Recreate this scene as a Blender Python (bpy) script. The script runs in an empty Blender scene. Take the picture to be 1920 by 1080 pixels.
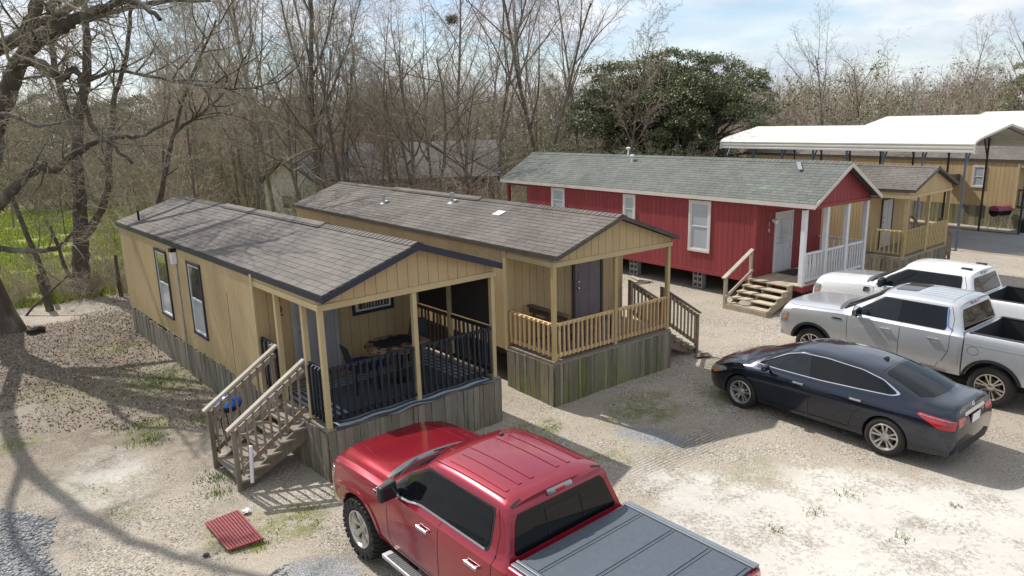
import bpy, bmesh, math, random
import numpy as np
from mathutils import Vector, Matrix
from mathutils.bvhtree import BVHTree
R = math.radians
scene = bpy.context.scene
col = scene.collection

# ------------------------------------------------------------------ camera
cam_d = bpy.data.cameras.new("camera"); cam = bpy.data.objects.new("camera", cam_d); col.objects.link(cam)
cam.location = (0, 0, 5.666)
cam.rotation_euler = (Matrix.Rotation(R(90-13.127), 3, 'X') @ Matrix.Rotation(R(-1.491), 3, 'Z')).to_euler()
cam_d.sensor_width = 36; cam_d.lens = 25.26; cam_d.clip_end = 3000
scene.camera = cam
# ------------------------------------------------------------------ sun and sky
SUN = Vector((-.665, .61, 1.0)).normalized()
sd = bpy.data.lights.new("sun", 'SUN'); so = bpy.data.objects.new("sun", sd); col.objects.link(so)
sd.energy = 4.9; sd.angle = R(.6); sd.color = (1, .965, .905)
so.rotation_euler = SUN.to_track_quat('Z', 'Y').to_euler()
w = bpy.data.worlds.new("World"); scene.world = w; w.use_nodes = True
nt = w.node_tree; nt.nodes.clear()
def N(nt, t, **k):
    n = nt.nodes.new(t)
    for a, b in k.items(): setattr(n, a, b)
    return n
out = N(nt, 'ShaderNodeOutputWorld'); bg = N(nt, 'ShaderNodeBackground'); bg2 = N(nt, 'ShaderNodeBackground')
sky = N(nt, 'ShaderNodeTexSky', sky_type='NISHITA', sun_disc=False, sun_elevation=math.asin(SUN.z),
        sun_rotation=math.atan2(SUN.x, SUN.y), air_density=1.15, dust_density=.25, ozone_density=4.0)
bg.inputs[1].default_value = .13
nt.links.new(sky.outputs[0], bg.inputs[0])
tc = N(nt, 'ShaderNodeTexCoord'); sp = N(nt, 'ShaderNodeSeparateXYZ'); nt.links.new(tc.outputs['Generated'], sp.inputs[0])
def math_(nt, op, a, b=None, clamp=False):
    m = N(nt, 'ShaderNodeMath', operation=op, use_clamp=clamp)
    for i, v in enumerate((a, b)):
        if v is None: continue
        if isinstance(v, (int, float)): m.inputs[i].default_value = v
        else: nt.links.new(v, m.inputs[i])
    return m.outputs[0]
zz = math_(nt, 'ADD', math_(nt, 'MAXIMUM', sp.outputs[2], 0), .17)
cb = N(nt, 'ShaderNodeCombineXYZ')
nt.links.new(math_(nt, 'DIVIDE', sp.outputs[0], zz), cb.inputs[0]); nt.links.new(math_(nt, 'DIVIDE', sp.outputs[1], zz), cb.inputs[1])
cb.inputs[2].default_value = 3.7
n1 = N(nt, 'ShaderNodeTexNoise'); n1.inputs['Scale'].default_value = .95; n1.inputs['Detail'].default_value = 9; n1.inputs['Roughness'].default_value = .56; n1.inputs['Distortion'].default_value = .35
nt.links.new(cb.outputs[0], n1.inputs['Vector'])
cr = N(nt, 'ShaderNodeValToRGB'); cr.color_ramp.elements[0].position = .36; cr.color_ramp.elements[1].position = .54
nt.links.new(n1.outputs[0], cr.inputs[0])
n2 = N(nt, 'ShaderNodeTexNoise'); n2.inputs['Scale'].default_value = 2.3; n2.inputs['Detail'].default_value = 6
nt.links.new(cb.outputs[0], n2.inputs['Vector'])
cr2 = N(nt, 'ShaderNodeValToRGB'); cr2.color_ramp.elements[0].position = .3; cr2.color_ramp.elements[1].position = .7
cr2.color_ramp.elements[0].color = (.58, .66, .80, 1); cr2.color_ramp.elements[1].color = (.97, .98, 1, 1)
nt.links.new(n2.outputs[0], cr2.inputs[0]); nt.links.new(cr2.outputs[0], bg2.inputs[0]); bg2.inputs[1].default_value = .98
mx = N(nt, 'ShaderNodeMixShader'); hz_ = N(nt, 'ShaderNodeMapRange'); hz_.inputs[1].default_value = .0; hz_.inputs[2].default_value = .17; hz_.inputs[3].default_value = .85; hz_.inputs[4].default_value = 0; nt.links.new(sp.outputs[2], hz_.inputs[0]); nt.links.new(math_(nt, 'MAXIMUM', math_(nt, 'MULTIPLY', cr.outputs[0], .95), hz_.outputs[0]), mx.inputs[0])
nt.links.new(bg.outputs[0], mx.inputs[1]); nt.links.new(bg2.outputs[0], mx.inputs[2]); nt.links.new(mx.outputs[0], out.inputs[0])
vs = scene.view_settings; vs.view_transform = 'Standard'; vs.look = 'None'; vs.gamma = 1; vs.exposure = .16
scene.render.engine = 'CYCLES'
rng = random.Random(7); nrg = np.random.default_rng(7)

# ------------------------------------------------------------------ materials
def M(name, c, rough=.65, metal=0., var=.12, scale=4., bump=0., bscale=60., rnd=0., c2=None, c2pos=(.5, .7), c2scale=1.5,
      stretch=(1, 1, 1), coat=0., spec=.5, rndhue=None, lo=None, lohi=(0, 1)):
    """procedural paint/wood/metal; rnd = tone step per built piece; c2 = second colour in noise patches; lo = colour near the ground (dirt, algae)"""
    m = bpy.data.materials.new(name); m.use_nodes = True; nt = m.node_tree; L = nt.links
    b = nt.nodes['Principled BSDF']; b.inputs['Roughness'].default_value = rough; b.inputs['Metallic'].default_value = metal
    b.inputs['Coat Weight'].default_value = coat; b.inputs['Coat Roughness'].default_value = .03
    b.inputs['Specular IOR Level'].default_value = spec
    tc = N(nt, 'ShaderNodeTexCoord'); mp = N(nt, 'ShaderNodeMapping'); mp.inputs['Scale'].default_value = stretch
    L.new(tc.outputs['Object'], mp.inputs[0])
    no = N(nt, 'ShaderNodeTexNoise'); no.inputs['Scale'].default_value = scale; no.inputs['Detail'].default_value = 6; no.inputs['Roughness'].default_value = .6
    L.new(mp.outputs[0], no.inputs['Vector'])
    def mix(f, a, bb, t='MIX'):
        x = N(nt, 'ShaderNodeMix', data_type='RGBA', blend_type=t)
        for i, v in ((0, f), (6, a), (7, bb)):
            if isinstance(v, (int, float)): x.inputs[i].default_value = v
            elif isinstance(v, tuple): x.inputs[i].default_value = (*v[:3], 1)
            else: L.new(v, x.inputs[i])
        return x.outputs[2]
    cur = c
    if c2:
        n2 = N(nt, 'ShaderNodeTexNoise'); n2.inputs['Scale'].default_value = c2scale; n2.inputs['Detail'].default_value = 5
        L.new(mp.outputs[0], n2.inputs['Vector'])
        mr = N(nt, 'ShaderNodeMapRange'); mr.inputs[1].default_value = c2pos[0]; mr.inputs[2].default_value = c2pos[1]; L.new(n2.outputs[0], mr.inputs[0])
        cur = mix(mr.outputs[0], c, c2)
    if lo:
        s = N(nt, 'ShaderNodeSeparateXYZ'); L.new(tc.outputs['Object'], s.inputs[0])
        zv = math_(nt, 'ADD', s.outputs[2], math_(nt, 'MULTIPLY', math_(nt, 'SUBTRACT', no.outputs[0], .5), .9))
        mr = N(nt, 'ShaderNodeMapRange'); mr.inputs[1].default_value = lohi[0]; mr.inputs[2].default_value = lohi[1]
        mr.inputs[3].default_value = .85; mr.inputs[4].default_value = 0; L.new(zv, mr.inputs[0])
        cur = mix(mr.outputs[0], cur, lo)
    mr = N(nt, 'ShaderNodeMapRange'); mr.inputs[1].default_value = .28; mr.inputs[2].default_value = .72
    mr.inputs[3].default_value = 1-var; mr.inputs[4].default_value = 1+var; L.new(no.outputs[0], mr.inputs[0])
    k = mr.outputs[0]
    if rnd:
        at = N(nt, 'ShaderNodeAttribute', attribute_name='rnd')
        k = math_(nt, 'MULTIPLY', k, math_(nt, 'ADD', math_(nt, 'MULTIPLY', at.outputs['Fac'], 2*rnd), 1-rnd))
        if rndhue:
            f2 = math_(nt, 'FRACT', math_(nt, 'MULTIPLY', at.outputs['Fac'], 7.31))
            cur = mix(f2, cur, rndhue)
    cc = N(nt, 'ShaderNodeCombineColor'); [L.new(k, cc.inputs[i]) for i in range(3)]
    fin = mix(1.0, cur, cc.outputs[0], 'MULTIPLY'); L.new(fin, b.inputs['Base Color'])
    if bump:
        nb = N(nt, 'ShaderNodeTexNoise'); nb.inputs['Scale'].default_value = bscale; nb.inputs['Detail'].default_value = 4; L.new(mp.outputs[0], nb.inputs['Vector'])
        bp = N(nt, 'ShaderNodeBump'); bp.inputs['Strength'].default_value = bump; bp.inputs['Distance'].default_value = .02
        L.new(nb.outputs[0], bp.inputs['Height']); L.new(bp.outputs[0], b.inputs['Normal'])
    return m

# ------------------------------------------------------------------ mesh builder
class MB:
    def __init__(s): s.v = []; s.f = []; s.m = []; s.r = []
    def add(s, vs, fs, m=0, r=None):
        o = len(s.v); s.v += [tuple(p) for p in vs]; r = rng.random() if r is None else r
        for f in fs: s.f.append(tuple(i+o for i in f)); s.m.append(m); s.r.append(r)
        return s
    def hexa(s, p, m=0, r=None):  # p: 4 bottom (ccw from above), 4 top
        return s.add(p, [(3, 2, 1, 0), (4, 5, 6, 7), (0, 1, 5, 4), (1, 2, 6, 5), (2, 3, 7, 6), (3, 0, 4, 7)], m, r)
    def box(s, x0, x1, y0, y1, z0, z1, m=0, r=None):
        return s.hexa([(x0, y0, z0), (x1, y0, z0), (x1, y1, z0), (x0, y1, z0), (x0, y0, z1), (x1, y0, z1), (x1, y1, z1), (x0, y1, z1)], m, r)
    def bar(s, p, q, w, h, up=(0, 0, 1), m=0, r=None):
        p = Vector(p); q = Vector(q); d = (q-p).normalized(); up = Vector(up)
        a = d.cross(up); a = a.normalized() if a.length > 1e-5 else Vector((1, 0, 0)); b = a.cross(d).normalized(); a = a*w/2; b = b*h/2
        return s.add([p-a-b, p+a-b, p+a+b, p-a+b, q-a-b, q+a-b, q+a+b, q-a+b], [(0, 1, 2, 3), (7, 6, 5, 4), (4, 5, 1, 0), (5, 6, 2, 1), (6, 7, 3, 2), (7, 4, 0, 3)], m, r)
    def prism(s, poly, ax, a, b, m=0, r=None):  # poly 2D extruded along axis ax from a to b
        def P(u, v, t): return {'x': (t, u, v), 'y': (u, t, v), 'z': (u, v, t)}[ax]
        n = len(poly); vs = [P(u, v, a) for u, v in poly]+[P(u, v, b) for u, v in poly]
        fs = [tuple(range(n)), tuple(range(2*n-1, n-1, -1))]+[(i, i+n, (i+1) % n+n, (i+1) % n) for i in range(n)]
        return s.add(vs, fs, m, r)
    def tube(s, pts, rad, n=8, m=0, cap=True, r=None):
        pts = [Vector(p) for p in pts]; k = len(pts); rad = [rad]*k if isinstance(rad, (int, float)) else rad
        vs = []; u = None
        for i, p in enumerate(pts):
            d = (pts[min(i+1, k-1)]-pts[max(i-1, 0)]).normalized()
            if u is None: u = d.orthogonal().normalized()
            u = (u-d*u.dot(d)); u = u.normalized() if u.length > 1e-6 else d.orthogonal().normalized(); v = d.cross(u)
            for j in range(n):
                t = 2*math.pi*j/n; vs.append(p+(u*math.cos(t)+v*math.sin(t))*rad[i])
        fs = [(i*n+j, i*n+(j+1) % n, (i+1)*n+(j+1) % n, (i+1)*n+j) for i in range(k-1) for j in range(n)]
        if cap: fs += [tuple(range(n-1, -1, -1)), tuple(range((k-1)*n, k*n))]
        return s.add(vs, fs, m, r)
    def lathe(s, prof, c=(0, 0, 0), ax='z', n=24, m=0, r=None, closed=False):  # prof: (radius, height)
        vs = []
        for (ra, h) in prof:
            for j in range(n):
                t = 2*math.pi*j/n; a, b = ra*math.cos(t), ra*math.sin(t)
                p = {'z': (a, b, h), 'y': (b, h, a), 'x': (h, a, b)}[ax]; vs.append((p[0]+c[0], p[1]+c[1], p[2]+c[2]))
        k = len(prof); fs = [(i*n+j, i*n+(j+1) % n, ((i+1) % k)*n+(j+1) % n, ((i+1) % k)*n+j) for i in range(k if closed else k-1) for j in range(n)]
        if not closed:
            if prof[0][0] > 1e-4: fs.append(tuple(range(n-1, -1, -1)))
            if prof[-1][0] > 1e-4: fs.append(tuple(range((k-1)*n, k*n)))
        return s.add(vs, fs, m, r)
    def build(s, name, mats, parent=None, smooth=False, bevel=0., angle=35, fixn=False):
        me = bpy.data.meshes.new(name); me.from_pydata(s.v, [], s.f)
        mats = mats if isinstance(mats, (list, tuple)) else [mats]
        for m in mats: me.materials.append(m)
        me.polygons.foreach_set('material_index', s.m)
        a = me.attributes.new('rnd', 'FLOAT', 'FACE'); a.data.foreach_set('value', s.r)
        if fixn:
            bm = bmesh.new(); bm.from_mesh(me); bmesh.ops.recalc_face_normals(bm, faces=bm.faces); bm.to_mesh(me); bm.free()
        if smooth: me.shade_smooth(); me.set_sharp_from_angle(angle=R(angle))
        o = bpy.data.objects.new(name, me); col.objects.link(o)
        if parent: o.parent = parent
        if bevel:
            b = o.modifiers.new('bevel', 'BEVEL'); b.width = bevel; b.segments = 2; b.limit_method = 'ANGLE'; b.angle_limit = R(40)
        return o
def tag(o, label=None, cat=None, group=None, kind=None):
    if label: o['label'] = label
    if cat: o['category'] = cat
    if group: o['group'] = group
    if kind: o['kind'] = kind
    return o
def thing(name, label, cat, loc=(0, 0, 0), rz=0, group=None, scale=1):
    o = bpy.data.objects.new(name, None); col.objects.link(o); o.location = loc; o.rotation_euler = (0, 0, rz); o.scale = (scale,)*3
    o.empty_display_size = .2; return tag(o, label, cat, group)
def copy(o, parent=None, loc=None):
    c = o.copy(); col.objects.link(c)
    if parent: c.parent = parent
    if loc is not None: c.location = loc
    return c
def dup(root, loc, rz=0, scale=1, label=None):
    r = copy(root, None, loc); r.rotation_euler = (0, 0, rz); r.scale = (scale,)*3
    if label: r['label'] = label
    for ch in list(root.children):
        c = copy(ch, r)
        for g in list(ch.children): copy(g, c)
    return r
def text(body, size, mat_, parent, loc, rot, name='lettering', depth=.003, mirror=False, shear=0., extra=''):
    cu = bpy.data.curves.new('t', 'FONT'); cu.body = body; cu.size = size; cu.extrude = depth; cu.align_x = 'CENTER'; cu.align_y = 'CENTER'; cu.shear = shear
    t = bpy.data.objects.new('t', cu); col.objects.link(t)
    me = bpy.data.meshes.new_from_object(t.evaluated_get(bpy.context.evaluated_depsgraph_get())); bpy.data.objects.remove(t)
    me.materials.clear(); me.materials.append(mat_); o = bpy.data.objects.new(name, me); col.objects.link(o); o.parent = parent
    o.location = loc; o.rotation_euler = rot
    if mirror: o.scale = (-1, 1, 1)
    return o

# ------------------------------------------------------------------ ground
def vnoise(x, y, s, seed=0):
    """smooth value noise on arrays"""
    g = np.random.default_rng(seed).random((257, 257)); x = x/s+1000; y = y/s+1000
    i = np.floor(x).astype(int); j = np.floor(y).astype(int); fx = x-i; fy = y-j
    fx = fx*fx*(3-2*fx); fy = fy*fy*(3-2*fy); i %= 256; j %= 256
    return (g[i, j]*(1-fx)*(1-fy)+g[i+1, j]*fx*(1-fy)+g[i, j+1]*(1-fx)*fy+g[i+1, j+1]*fx*fy)
def fbm(x, y, s, seed=0, o=4): return sum(vnoise(x, y, s/2**k, seed+k)*.5**k for k in range(o))/sum(.5**k for k in range(o))
def sstep(a, b, x): t = np.clip((x-a)/(b-a), 0, 1); return t*t*(3-2*t)
def masks(X, Y):
    f1 = fbm(X, Y, 3, 1)-.5; f2 = fbm(X, Y, 1.2, 11)-.5; f3 = fbm(X, Y, 6, 21)-.5
    # field edge runs along the old fence behind the yard
    edge = (Y-23.6)-(X+16)*.75
    back = (X+13.4)*.79+(Y-21.5)*.62            # distance beyond the rear ends of the homes
    grass = sstep(-.3, 1.6, edge+f1*3)*sstep(-2, -7, X-(Y-25)*.35+f3*14)
    grass = grass*(1-sstep(54, 62, Y+f3*10))
    def el(cx, cy, a, b, th=0., soft=.5, n=1.5):
        c, s = math.cos(th), math.sin(th); u = ((X-cx)*c+(Y-cy)*s)/a; v = (-(X-cx)*s+(Y-cy)*c)/b
        return 1-sstep(1-soft, 1+soft, np.sqrt(u*u+v*v)+f1*n+f2*.6)
    litter = np.maximum(np.maximum(el(-12.0, 18.8, 4.8, 6.0, 0, .4), el(-8.0, 14.6, 4.0, 4.0, 0, .6)*.75), sstep(24, 30, Y+f1*6)*sstep(0, -1.5, X-2-(Y-25)*.35)*(1-grass))
    woods = sstep(.5, 3, (X-1.2)*.62+(Y-29.5)*.79+f1*2)*sstep(16, 9, X-(Y-36)*.3)
    litter = np.maximum(litter, woods); litter = np.maximum(litter, sstep(56, 62, Y))
    sand = np.maximum.reduce([el(6.5, 8.2, 4.6, 2.6, .2, .5), el(11, 9.2, 4.5, 2., .1, .5)*.8, el(-7.0, 11.2, .75, 1.3, .4, .5, .9)*.8, el(-10.8, 14.2, 1.4, .9, .5, .5)*.5,
                             el(10.5, 18.5, 2.2, .5, -.5, .5)*.7, el(-12.2, 18.0, .9, .5, 0, .5)*.45, el(3.2, 9.8, 1.6, .8, -.6, .5)*.8])
    grey = np.maximum.reduce([sstep(.2, -.5, (X+8.3)*.62+(Y-10.5)*.785+f2*1.1-.1)*sstep(-4.4, -5.6, X), el(24, 31, 6, 3.2, 0, .4), el(-2.6, 8.1, .55, .4, 0, .5)*.7, el(2.6, 12.1, .9, .35, -.6, .5)*.9])
    moss = np.maximum.reduce([el(2.9, 13.4, 3.2, 1.1, .62, .6)*.75, el(.8, 12.1, 1.5, 1.1, .6, .6)*.8, el(-2.4, 9.9, 1.6, .5, .3, .6)*.7, el(5.2, 15.7, 1.6, .8, .6, .6)*.65,
                             el(-8.2, 15.8, 2.4, 1.6, .4, .5)*.6, el(-10.0, 18.6, 2.4, 1.0, .3, .5)*.5, el(-9.6, 12.4, .7, .5, .3, .5)*.5, el(-6.6, 10.4, 1.3, .4, -.6, .5)*.45, el(-7.0, 12.9, .5, 1.0, .3, .5)*.7, el(-6.3, 11.2, .7, .3, -.6, .5)*.7, el(1.6, 11.5, 1.6, .3, -.6, .6)*.6, el(22.5, 26, 3, .8, 0, .5)*.6, el(-3.9, 9.0, .35, .2, 0, .5),
                             el(4.4, 10.9, 1.0, .5, .3, .5)*.35, el(-5.1, 14.5, .6, 3.2, .66, .5)*.5])
    moss *= sstep(-.18, .12, f2+.02)
    return grass, litter, sand, grey, moss
xs = np.unique(np.concatenate([np.linspace(-420, -60, 14), np.linspace(-60, -18, 50), np.arange(-18, 27, .13), np.linspace(27, 60, 40), np.linspace(60, 420, 14)]))
ys = np.unique(np.concatenate([np.linspace(-120, 4, 14), np.arange(4, 40, .13), np.linspace(40, 75, 60), np.linspace(75, 700, 24)]))
GX, GY = np.meshgrid(xs, ys, indexing='ij'); nx, ny = GX.shape
gr, li, sa, gy, mo = masks(GX, GY)
near = sstep(30, 20, GY)
def gz(X, Y): return (fbm(X, Y, 2.5, 5)-.5)*.07+(fbm(X, Y, .5, 9, 3)-.5)*.022-.01
GZ = gz(GX, GY); GZ += np.abs(np.sin((GX*.62+GY*.785-6)*8))*0
# ruts pressed by tyres in front of the second home
ii = (np.arange(nx-1)[:, None]*ny+np.arange(ny-1)[None, :]).ravel()
faces = np.stack([ii, ii+ny, ii+ny+1, ii+1], 1)
me = bpy.data.meshes.new('ground'); me.vertices.add(nx*ny); me.vertices.foreach_set('co', np.stack([GX, GY, GZ], -1).astype(np.float32).ravel())
me.loops.add(len(faces)*4); me.loops.foreach_set('vertex_index', faces.ravel().astype(np.int32)); me.polygons.add(len(faces))
me.polygons.foreach_set('loop_start', (np.arange(len(faces))*4).astype(np.int32)); me.update(); me.validate(); me.shade_smooth()
for nme, arr in (('track', np.exp(-((((GX-2.9)*.80+(GY-11.55)*.60)/1.5)**2+((-(GX-2.9)*.60+(GY-11.55)*.80)/.38)**2)**2)), ('grass', gr), ('litter', li), ('sand', sa), ('greyrock', gy), ('moss', mo)):
    a = me.attributes.new(nme, 'FLOAT', 'POINT'); a.data.foreach_set('value', arr.ravel().astype(np.float32))
ground = bpy.data.objects.new('ground', me); col.objects.link(ground); tag(ground, kind='structure')
def ground_mat():
    m = bpy.data.materials.new('gravel yard'); m.use_nodes = True; nt = m.node_tree; L = nt.links; b = nt.nodes['Principled BSDF']; b.inputs['Roughness'].default_value = .95
    b.inputs['Specular IOR Level'].default_value = .15
    tc = N(nt, 'ShaderNodeTexCoord')
    def noise(s, d=4, r=.6):
        n = N(nt, 'ShaderNodeTexNoise'); n.inputs['Scale'].default_value = s; n.inputs['Detail'].default_value = d; n.inputs['Roughness'].default_value = r; L.new(tc.outputs['Object'], n.inputs[0]); return n.outputs[0]
    def vor(s, feat='F1'):
        n = N(nt, 'ShaderNodeTexVoronoi', feature=feat); n.inputs['Scale'].default_value = s; L.new(tc.outputs['Object'], n.inputs[0]); return n
    def ramp(x, a, b_, lo=0., hi=1.):
        r = N(nt, 'ShaderNodeMapRange'); r.inputs[1].default_value = a; r.inputs[2].default_value = b_; r.inputs[3].default_value = lo; r.inputs[4].default_value = hi; L.new(x, r.inputs[0]); return r.outputs[0]
    def mix(f, a, c, t='MIX'):
        x = N(nt, 'ShaderNodeMix', data_type='RGBA', blend_type=t)
        for i, v in ((0, f), (6, a), (7, c)):
            if isinstance(v, (int, float)): x.inputs[i].default_value = v
            elif isinstance(v, tuple): x.inputs[i].default_value = (*v, 1)
            else: L.new(v, x.inputs[i])
        return x.outputs[2]
    def att(n): return N(nt, 'ShaderNodeAttribute', attribute_name=n).outputs['Fac']
    v1 = vor(42); v2 = vor(95)
    sc = N(nt, 'ShaderNodeSeparateColor'); L.new(v1.outputs['Color'], sc.inputs[0]); sc2 = N(nt, 'ShaderNodeSeparateColor'); L.new(v2.outputs['Color'], sc2.inputs[0])
    stones = mix(sc.outputs[0], (.215, .182, .145), (.45, .395, .325))
    stones = mix(ramp(sc.outputs[1], .80, .84), stones, (.52, .48, .42)); stones = mix(ramp(sc.outputs[2], .86, .88), stones, (.13, .115, .10))
    fine = mix(sc2.outputs[0], (.24, .203, .16), (.45, .39, .315)); fine = mix(ramp(sc2.outputs[1], .86, .9), fine, (.52, .48, .41))
    base = mix(ramp(noise(1.1), .42, .58), fine, stones)
    base = mix(ramp(noise(.45, 5), .44, .62, 0, .55), base, mix(noise(9), (.31, .262, .20), (.43, .372, .295)))
    g2 = mix(sc.outputs[0], (.13, .135, .14), (.30, .305, .31)); g2 = mix(ramp(sc2.outputs[1], .7, .9), g2, (.38, .38, .385))
    base = mix(ramp(att('greyrock'), .2, .7, 0, .9), base, g2)
    sandc = mix(noise(7, 6), (.43, .40, .35), (.585, .555, .505)); sf = math_(nt, 'MULTIPLY', ramp(att('sand'), .05, .8), ramp(math_(nt, 'ADD', math_(nt, 'ADD', math_(nt, 'MULTIPLY', noise(1.3, 4, .6), .5), math_(nt, 'MULTIPLY', noise(17, 5, .7), .5)), math_(nt, 'MULTIPLY', att('sand'), .12)), .50, .60))
    base = mix(sf, base, sandc)
    lit = mix(noise(26, 6, .75), (.06, .046, .035), (.235, .19, .148)); lit = mix(ramp(sc2.outputs[0], .80, .92), lit, (.34, .275, .20))
    base = mix(math_(nt, 'MULTIPLY', att('litter'), ramp(noise(3.3, 6), .34, .52, .6, 1)), base, lit)
    mossc = mix(noise(11, 5), (.075, .09, .02), (.235, .235, .07))
    base = mix(math_(nt, 'MULTIPLY', ramp(att('moss'), .1, .8), ramp(math_(nt, 'ADD', math_(nt, 'MULTIPLY', noise(3.5, 4, .6), .5), math_(nt, 'MULTIPLY', noise(22, 6, .75), .5)), .42, .54)), base, mossc)
    # straight thin lines left by a truck's tyres
    gc = mix(noise(5, 6, .7), (.15, .20, .02), (.36, .43, .05)); gc = mix(ramp(noise(.8, 5), .44, .60), gc, (.20, .185, .08))
    base = mix(ramp(math_(nt, 'ADD', att('grass'), math_(nt, 'MULTIPLY', math_(nt, 'SUBTRACT', noise(1.5), .5), .5)), .35, .6), base, gc)
    sx = N(nt, 'ShaderNodeSeparateXYZ'); L.new(tc.outputs['Object'], sx.inputs[0])
    ln = math_(nt, 'SINE', math_(nt, 'ADD', math_(nt, 'MULTIPLY', math_(nt, 'ADD', math_(nt, 'MULTIPLY', sx.outputs[0], -.60), math_(nt, 'MULTIPLY', sx.outputs[1], .80)), 85.), math_(nt, 'MULTIPLY', noise(2.), 9.)))
    base = mix(math_(nt, 'MULTIPLY', ramp(ln, -.2, .9, 0, .6), att('track')), base, (.12, .10, .08))
    big = ramp(noise(.3, 3), .3, .7, .88, 1.12); cc = N(nt, 'ShaderNodeCombineColor'); [L.new(big, cc.inputs[i]) for i in range(3)]
    L.new(mix(1., base, cc.outputs[0], 'MULTIPLY'), b.inputs['Base Color'])
    h = math_(nt, 'ADD', math_(nt, 'MULTIPLY', v1.outputs['Distance'], -.9), math_(nt, 'MULTIPLY', v2.outputs['Distance'], -.5)); h = math_(nt, 'MULTIPLY', h, math_(nt, 'SUBTRACT', 1., math_(nt, 'MULTIPLY', sf, .85)))
    h = math_(nt, 'ADD', h, math_(nt, 'MULTIPLY', noise(30, 5), .3))
    bp = N(nt, 'ShaderNodeBump'); bp.inputs['Strength'].default_value = .75; bp.inputs['Distance'].default_value = .014; L.new(h, bp.inputs['Height']); L.new(bp.outputs[0], b.inputs['Normal'])
    return m
ground.data.materials.append(ground_mat())

# ------------------------------------------------------------------ shared materials
TAN = M('tan painted siding', (.485, .355, .185), .7, var=.12, scale=1.6, bump=.25, bscale=45, stretch=(1, 1, .25), lo=(.31, .255, .10), lohi=(.3, 1.25), rnd=.03)
TAN_TRIM = M('tan painted trim', (.48, .375, .20), .65, var=.08, scale=3, bump=.15, rnd=.05)
RED = M('barn red siding', (.25, .033, .037), .6, var=.14, scale=2.2, bump=.25, bscale=45, stretch=(1, 1, .25), rnd=.06)
WHITE = M('white painted wood', (.66, .665, .67), .5, var=.08, scale=5, rnd=.05)
CREAM = M('cream painted trim', (.60, .55, .49), .6, var=.09, scale=2, rnd=.03)
NAVY = M('navy painted trim', (.014, .018, .034), .5, var=.3, scale=3)
NAVYRAIL = M('navy painted railing', (.012, .016, .026), .55, var=.3, scale=9, rnd=.2)
BROWN = M('brown metal drip edge', (.075, .06, .05), .6, var=.25, scale=2)
SH_A = M('taupe asphalt shingle', (.170, .150, .134), .95, var=.14, scale=1.1, bump=.5, bscale=160, rnd=.11, rndhue=(.155, .137, .123), c2=(.13, .116, .105), c2pos=(.5, .75), c2scale=.5)
SH_B = M('weathered brown shingle', (.15, .130, .115), .95, var=.28, scale=.8, bump=.5, bscale=160, rnd=.10, rndhue=(.135, .115, .10), c2=(.075, .065, .06), c2pos=(.50, .66), c2scale=.45)
SH_C = M('sage grey shingle', (.148, .156, .138), .95, var=.14, scale=1., bump=.5, bscale=160, rnd=.10, rndhue=(.125, .13, .116))
SH_G = M('green replacement shingle', (.13, .165, .128), .95, var=.15, scale=3, rnd=.15)
GREYWOOD = M('weathered grey boards', (.165, .15, .125), .9, var=.28, scale=5, stretch=(2.5, 2.5, .35), bump=.5, bscale=30, rnd=.25, rndhue=(.20, .165, .12), lo=(.085, .095, .022), lohi=(-.1, .62))
FELT = M('roofing felt', (.075, .068, .062), .95, var=.2)
SKIRTW = M('mossy grey skirting boards', (.195, .178, .145), .9, var=.22, scale=5, stretch=(2.5, 2.5, .5), bump=.5, bscale=30, rnd=.3, rndhue=(.21, .18, .13), c2=(.16, .16, .055), c2pos=(.45, .66), c2scale=.9, lo=(.15, .165, .035), lohi=(-.1, .78))
SKIRTA = M('weathered grey skirting boards', (.20, .18, .145), .9, var=.2, scale=5, stretch=(2.5, 2.5, .5), bump=.5, bscale=30, rnd=.2, rndhue=(.21, .18, .135), lo=(.11, .11, .045), lohi=(-.1, .45))
DECKWOOD = M('weathered deck boards', (.23, .195, .155), .85, var=.2, scale=4, stretch=(3, .6, 3), bump=.3, rnd=.2)
STAIRWOOD = M('brown weathered stair timber', (.20, .15, .105), .85, var=.25, scale=5, bump=.3, rnd=.28)
RAILWOOD = M('bleached handrail timber', (.34, .30, .24), .8, var=.2, scale=5, bump=.3, rnd=.15)
CEDAR = M('fresh cedar railing', (.60, .39, .18), .6, var=.18, scale=6, stretch=(1, 1, .4), rnd=.16, rndhue=(.64, .46, .25))
YPINE = M('yellow treated pine', (.42, .30, .13), .6, var=.15, scale=6, rnd=.18, rndhue=(.47, .37, .18))
PINEPOST = M('pale pine post', (.46, .34, .16), .6, var=.14, scale=4, stretch=(1, 1, .3), rnd=.1)
NEWTREAD = M('pale sawn lumber', (.43, .36, .265), .75, var=.16, scale=5, bump=.2, rnd=.2)
VOID = M('dark underside', (.03, .027, .024), .95, var=.3)
DARKMETAL = M('black metal', (.015, .015, .016), .4, .5, var=.2)
CHROME = M('chrome', (.75, .76, .77), .12, 1, var=.04)
GALV = M('galvanised pipe', (.45, .46, .47), .45, .8, var=.15)
PVC = M('white plastic', (.75, .75, .74), .4, var=.06)
PANE = M('house window glass', (.05, .055, .05), .04, var=.4, scale=2, spec=1., coat=1)
BLIND = M('window with pale blind', (.40, .43, .46), .25, var=.07, scale=3, spec=.7, coat=.6)
DOORW = M('white house door', (.56, .57, .585), .45, var=.06, scale=4)
DOORG = M('grey house door', (.33, .325, .34), .5, var=.08, scale=4)
DOORM = M('mauve grey house door', (.20, .165, .185), .5, var=.08, scale=4)
BLOCK = M('concrete block', (.33, .325, .31), .95, var=.18, scale=8, bump=.5)
SCREEN = M('dark mesh screen', (.028, .022, .018), .9, var=.25, scale=12)
CARPORT = M('ivory painted sheet metal', (.60, .58, .51), .5, 0, var=.07, scale=.8, rnd=.02)
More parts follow.
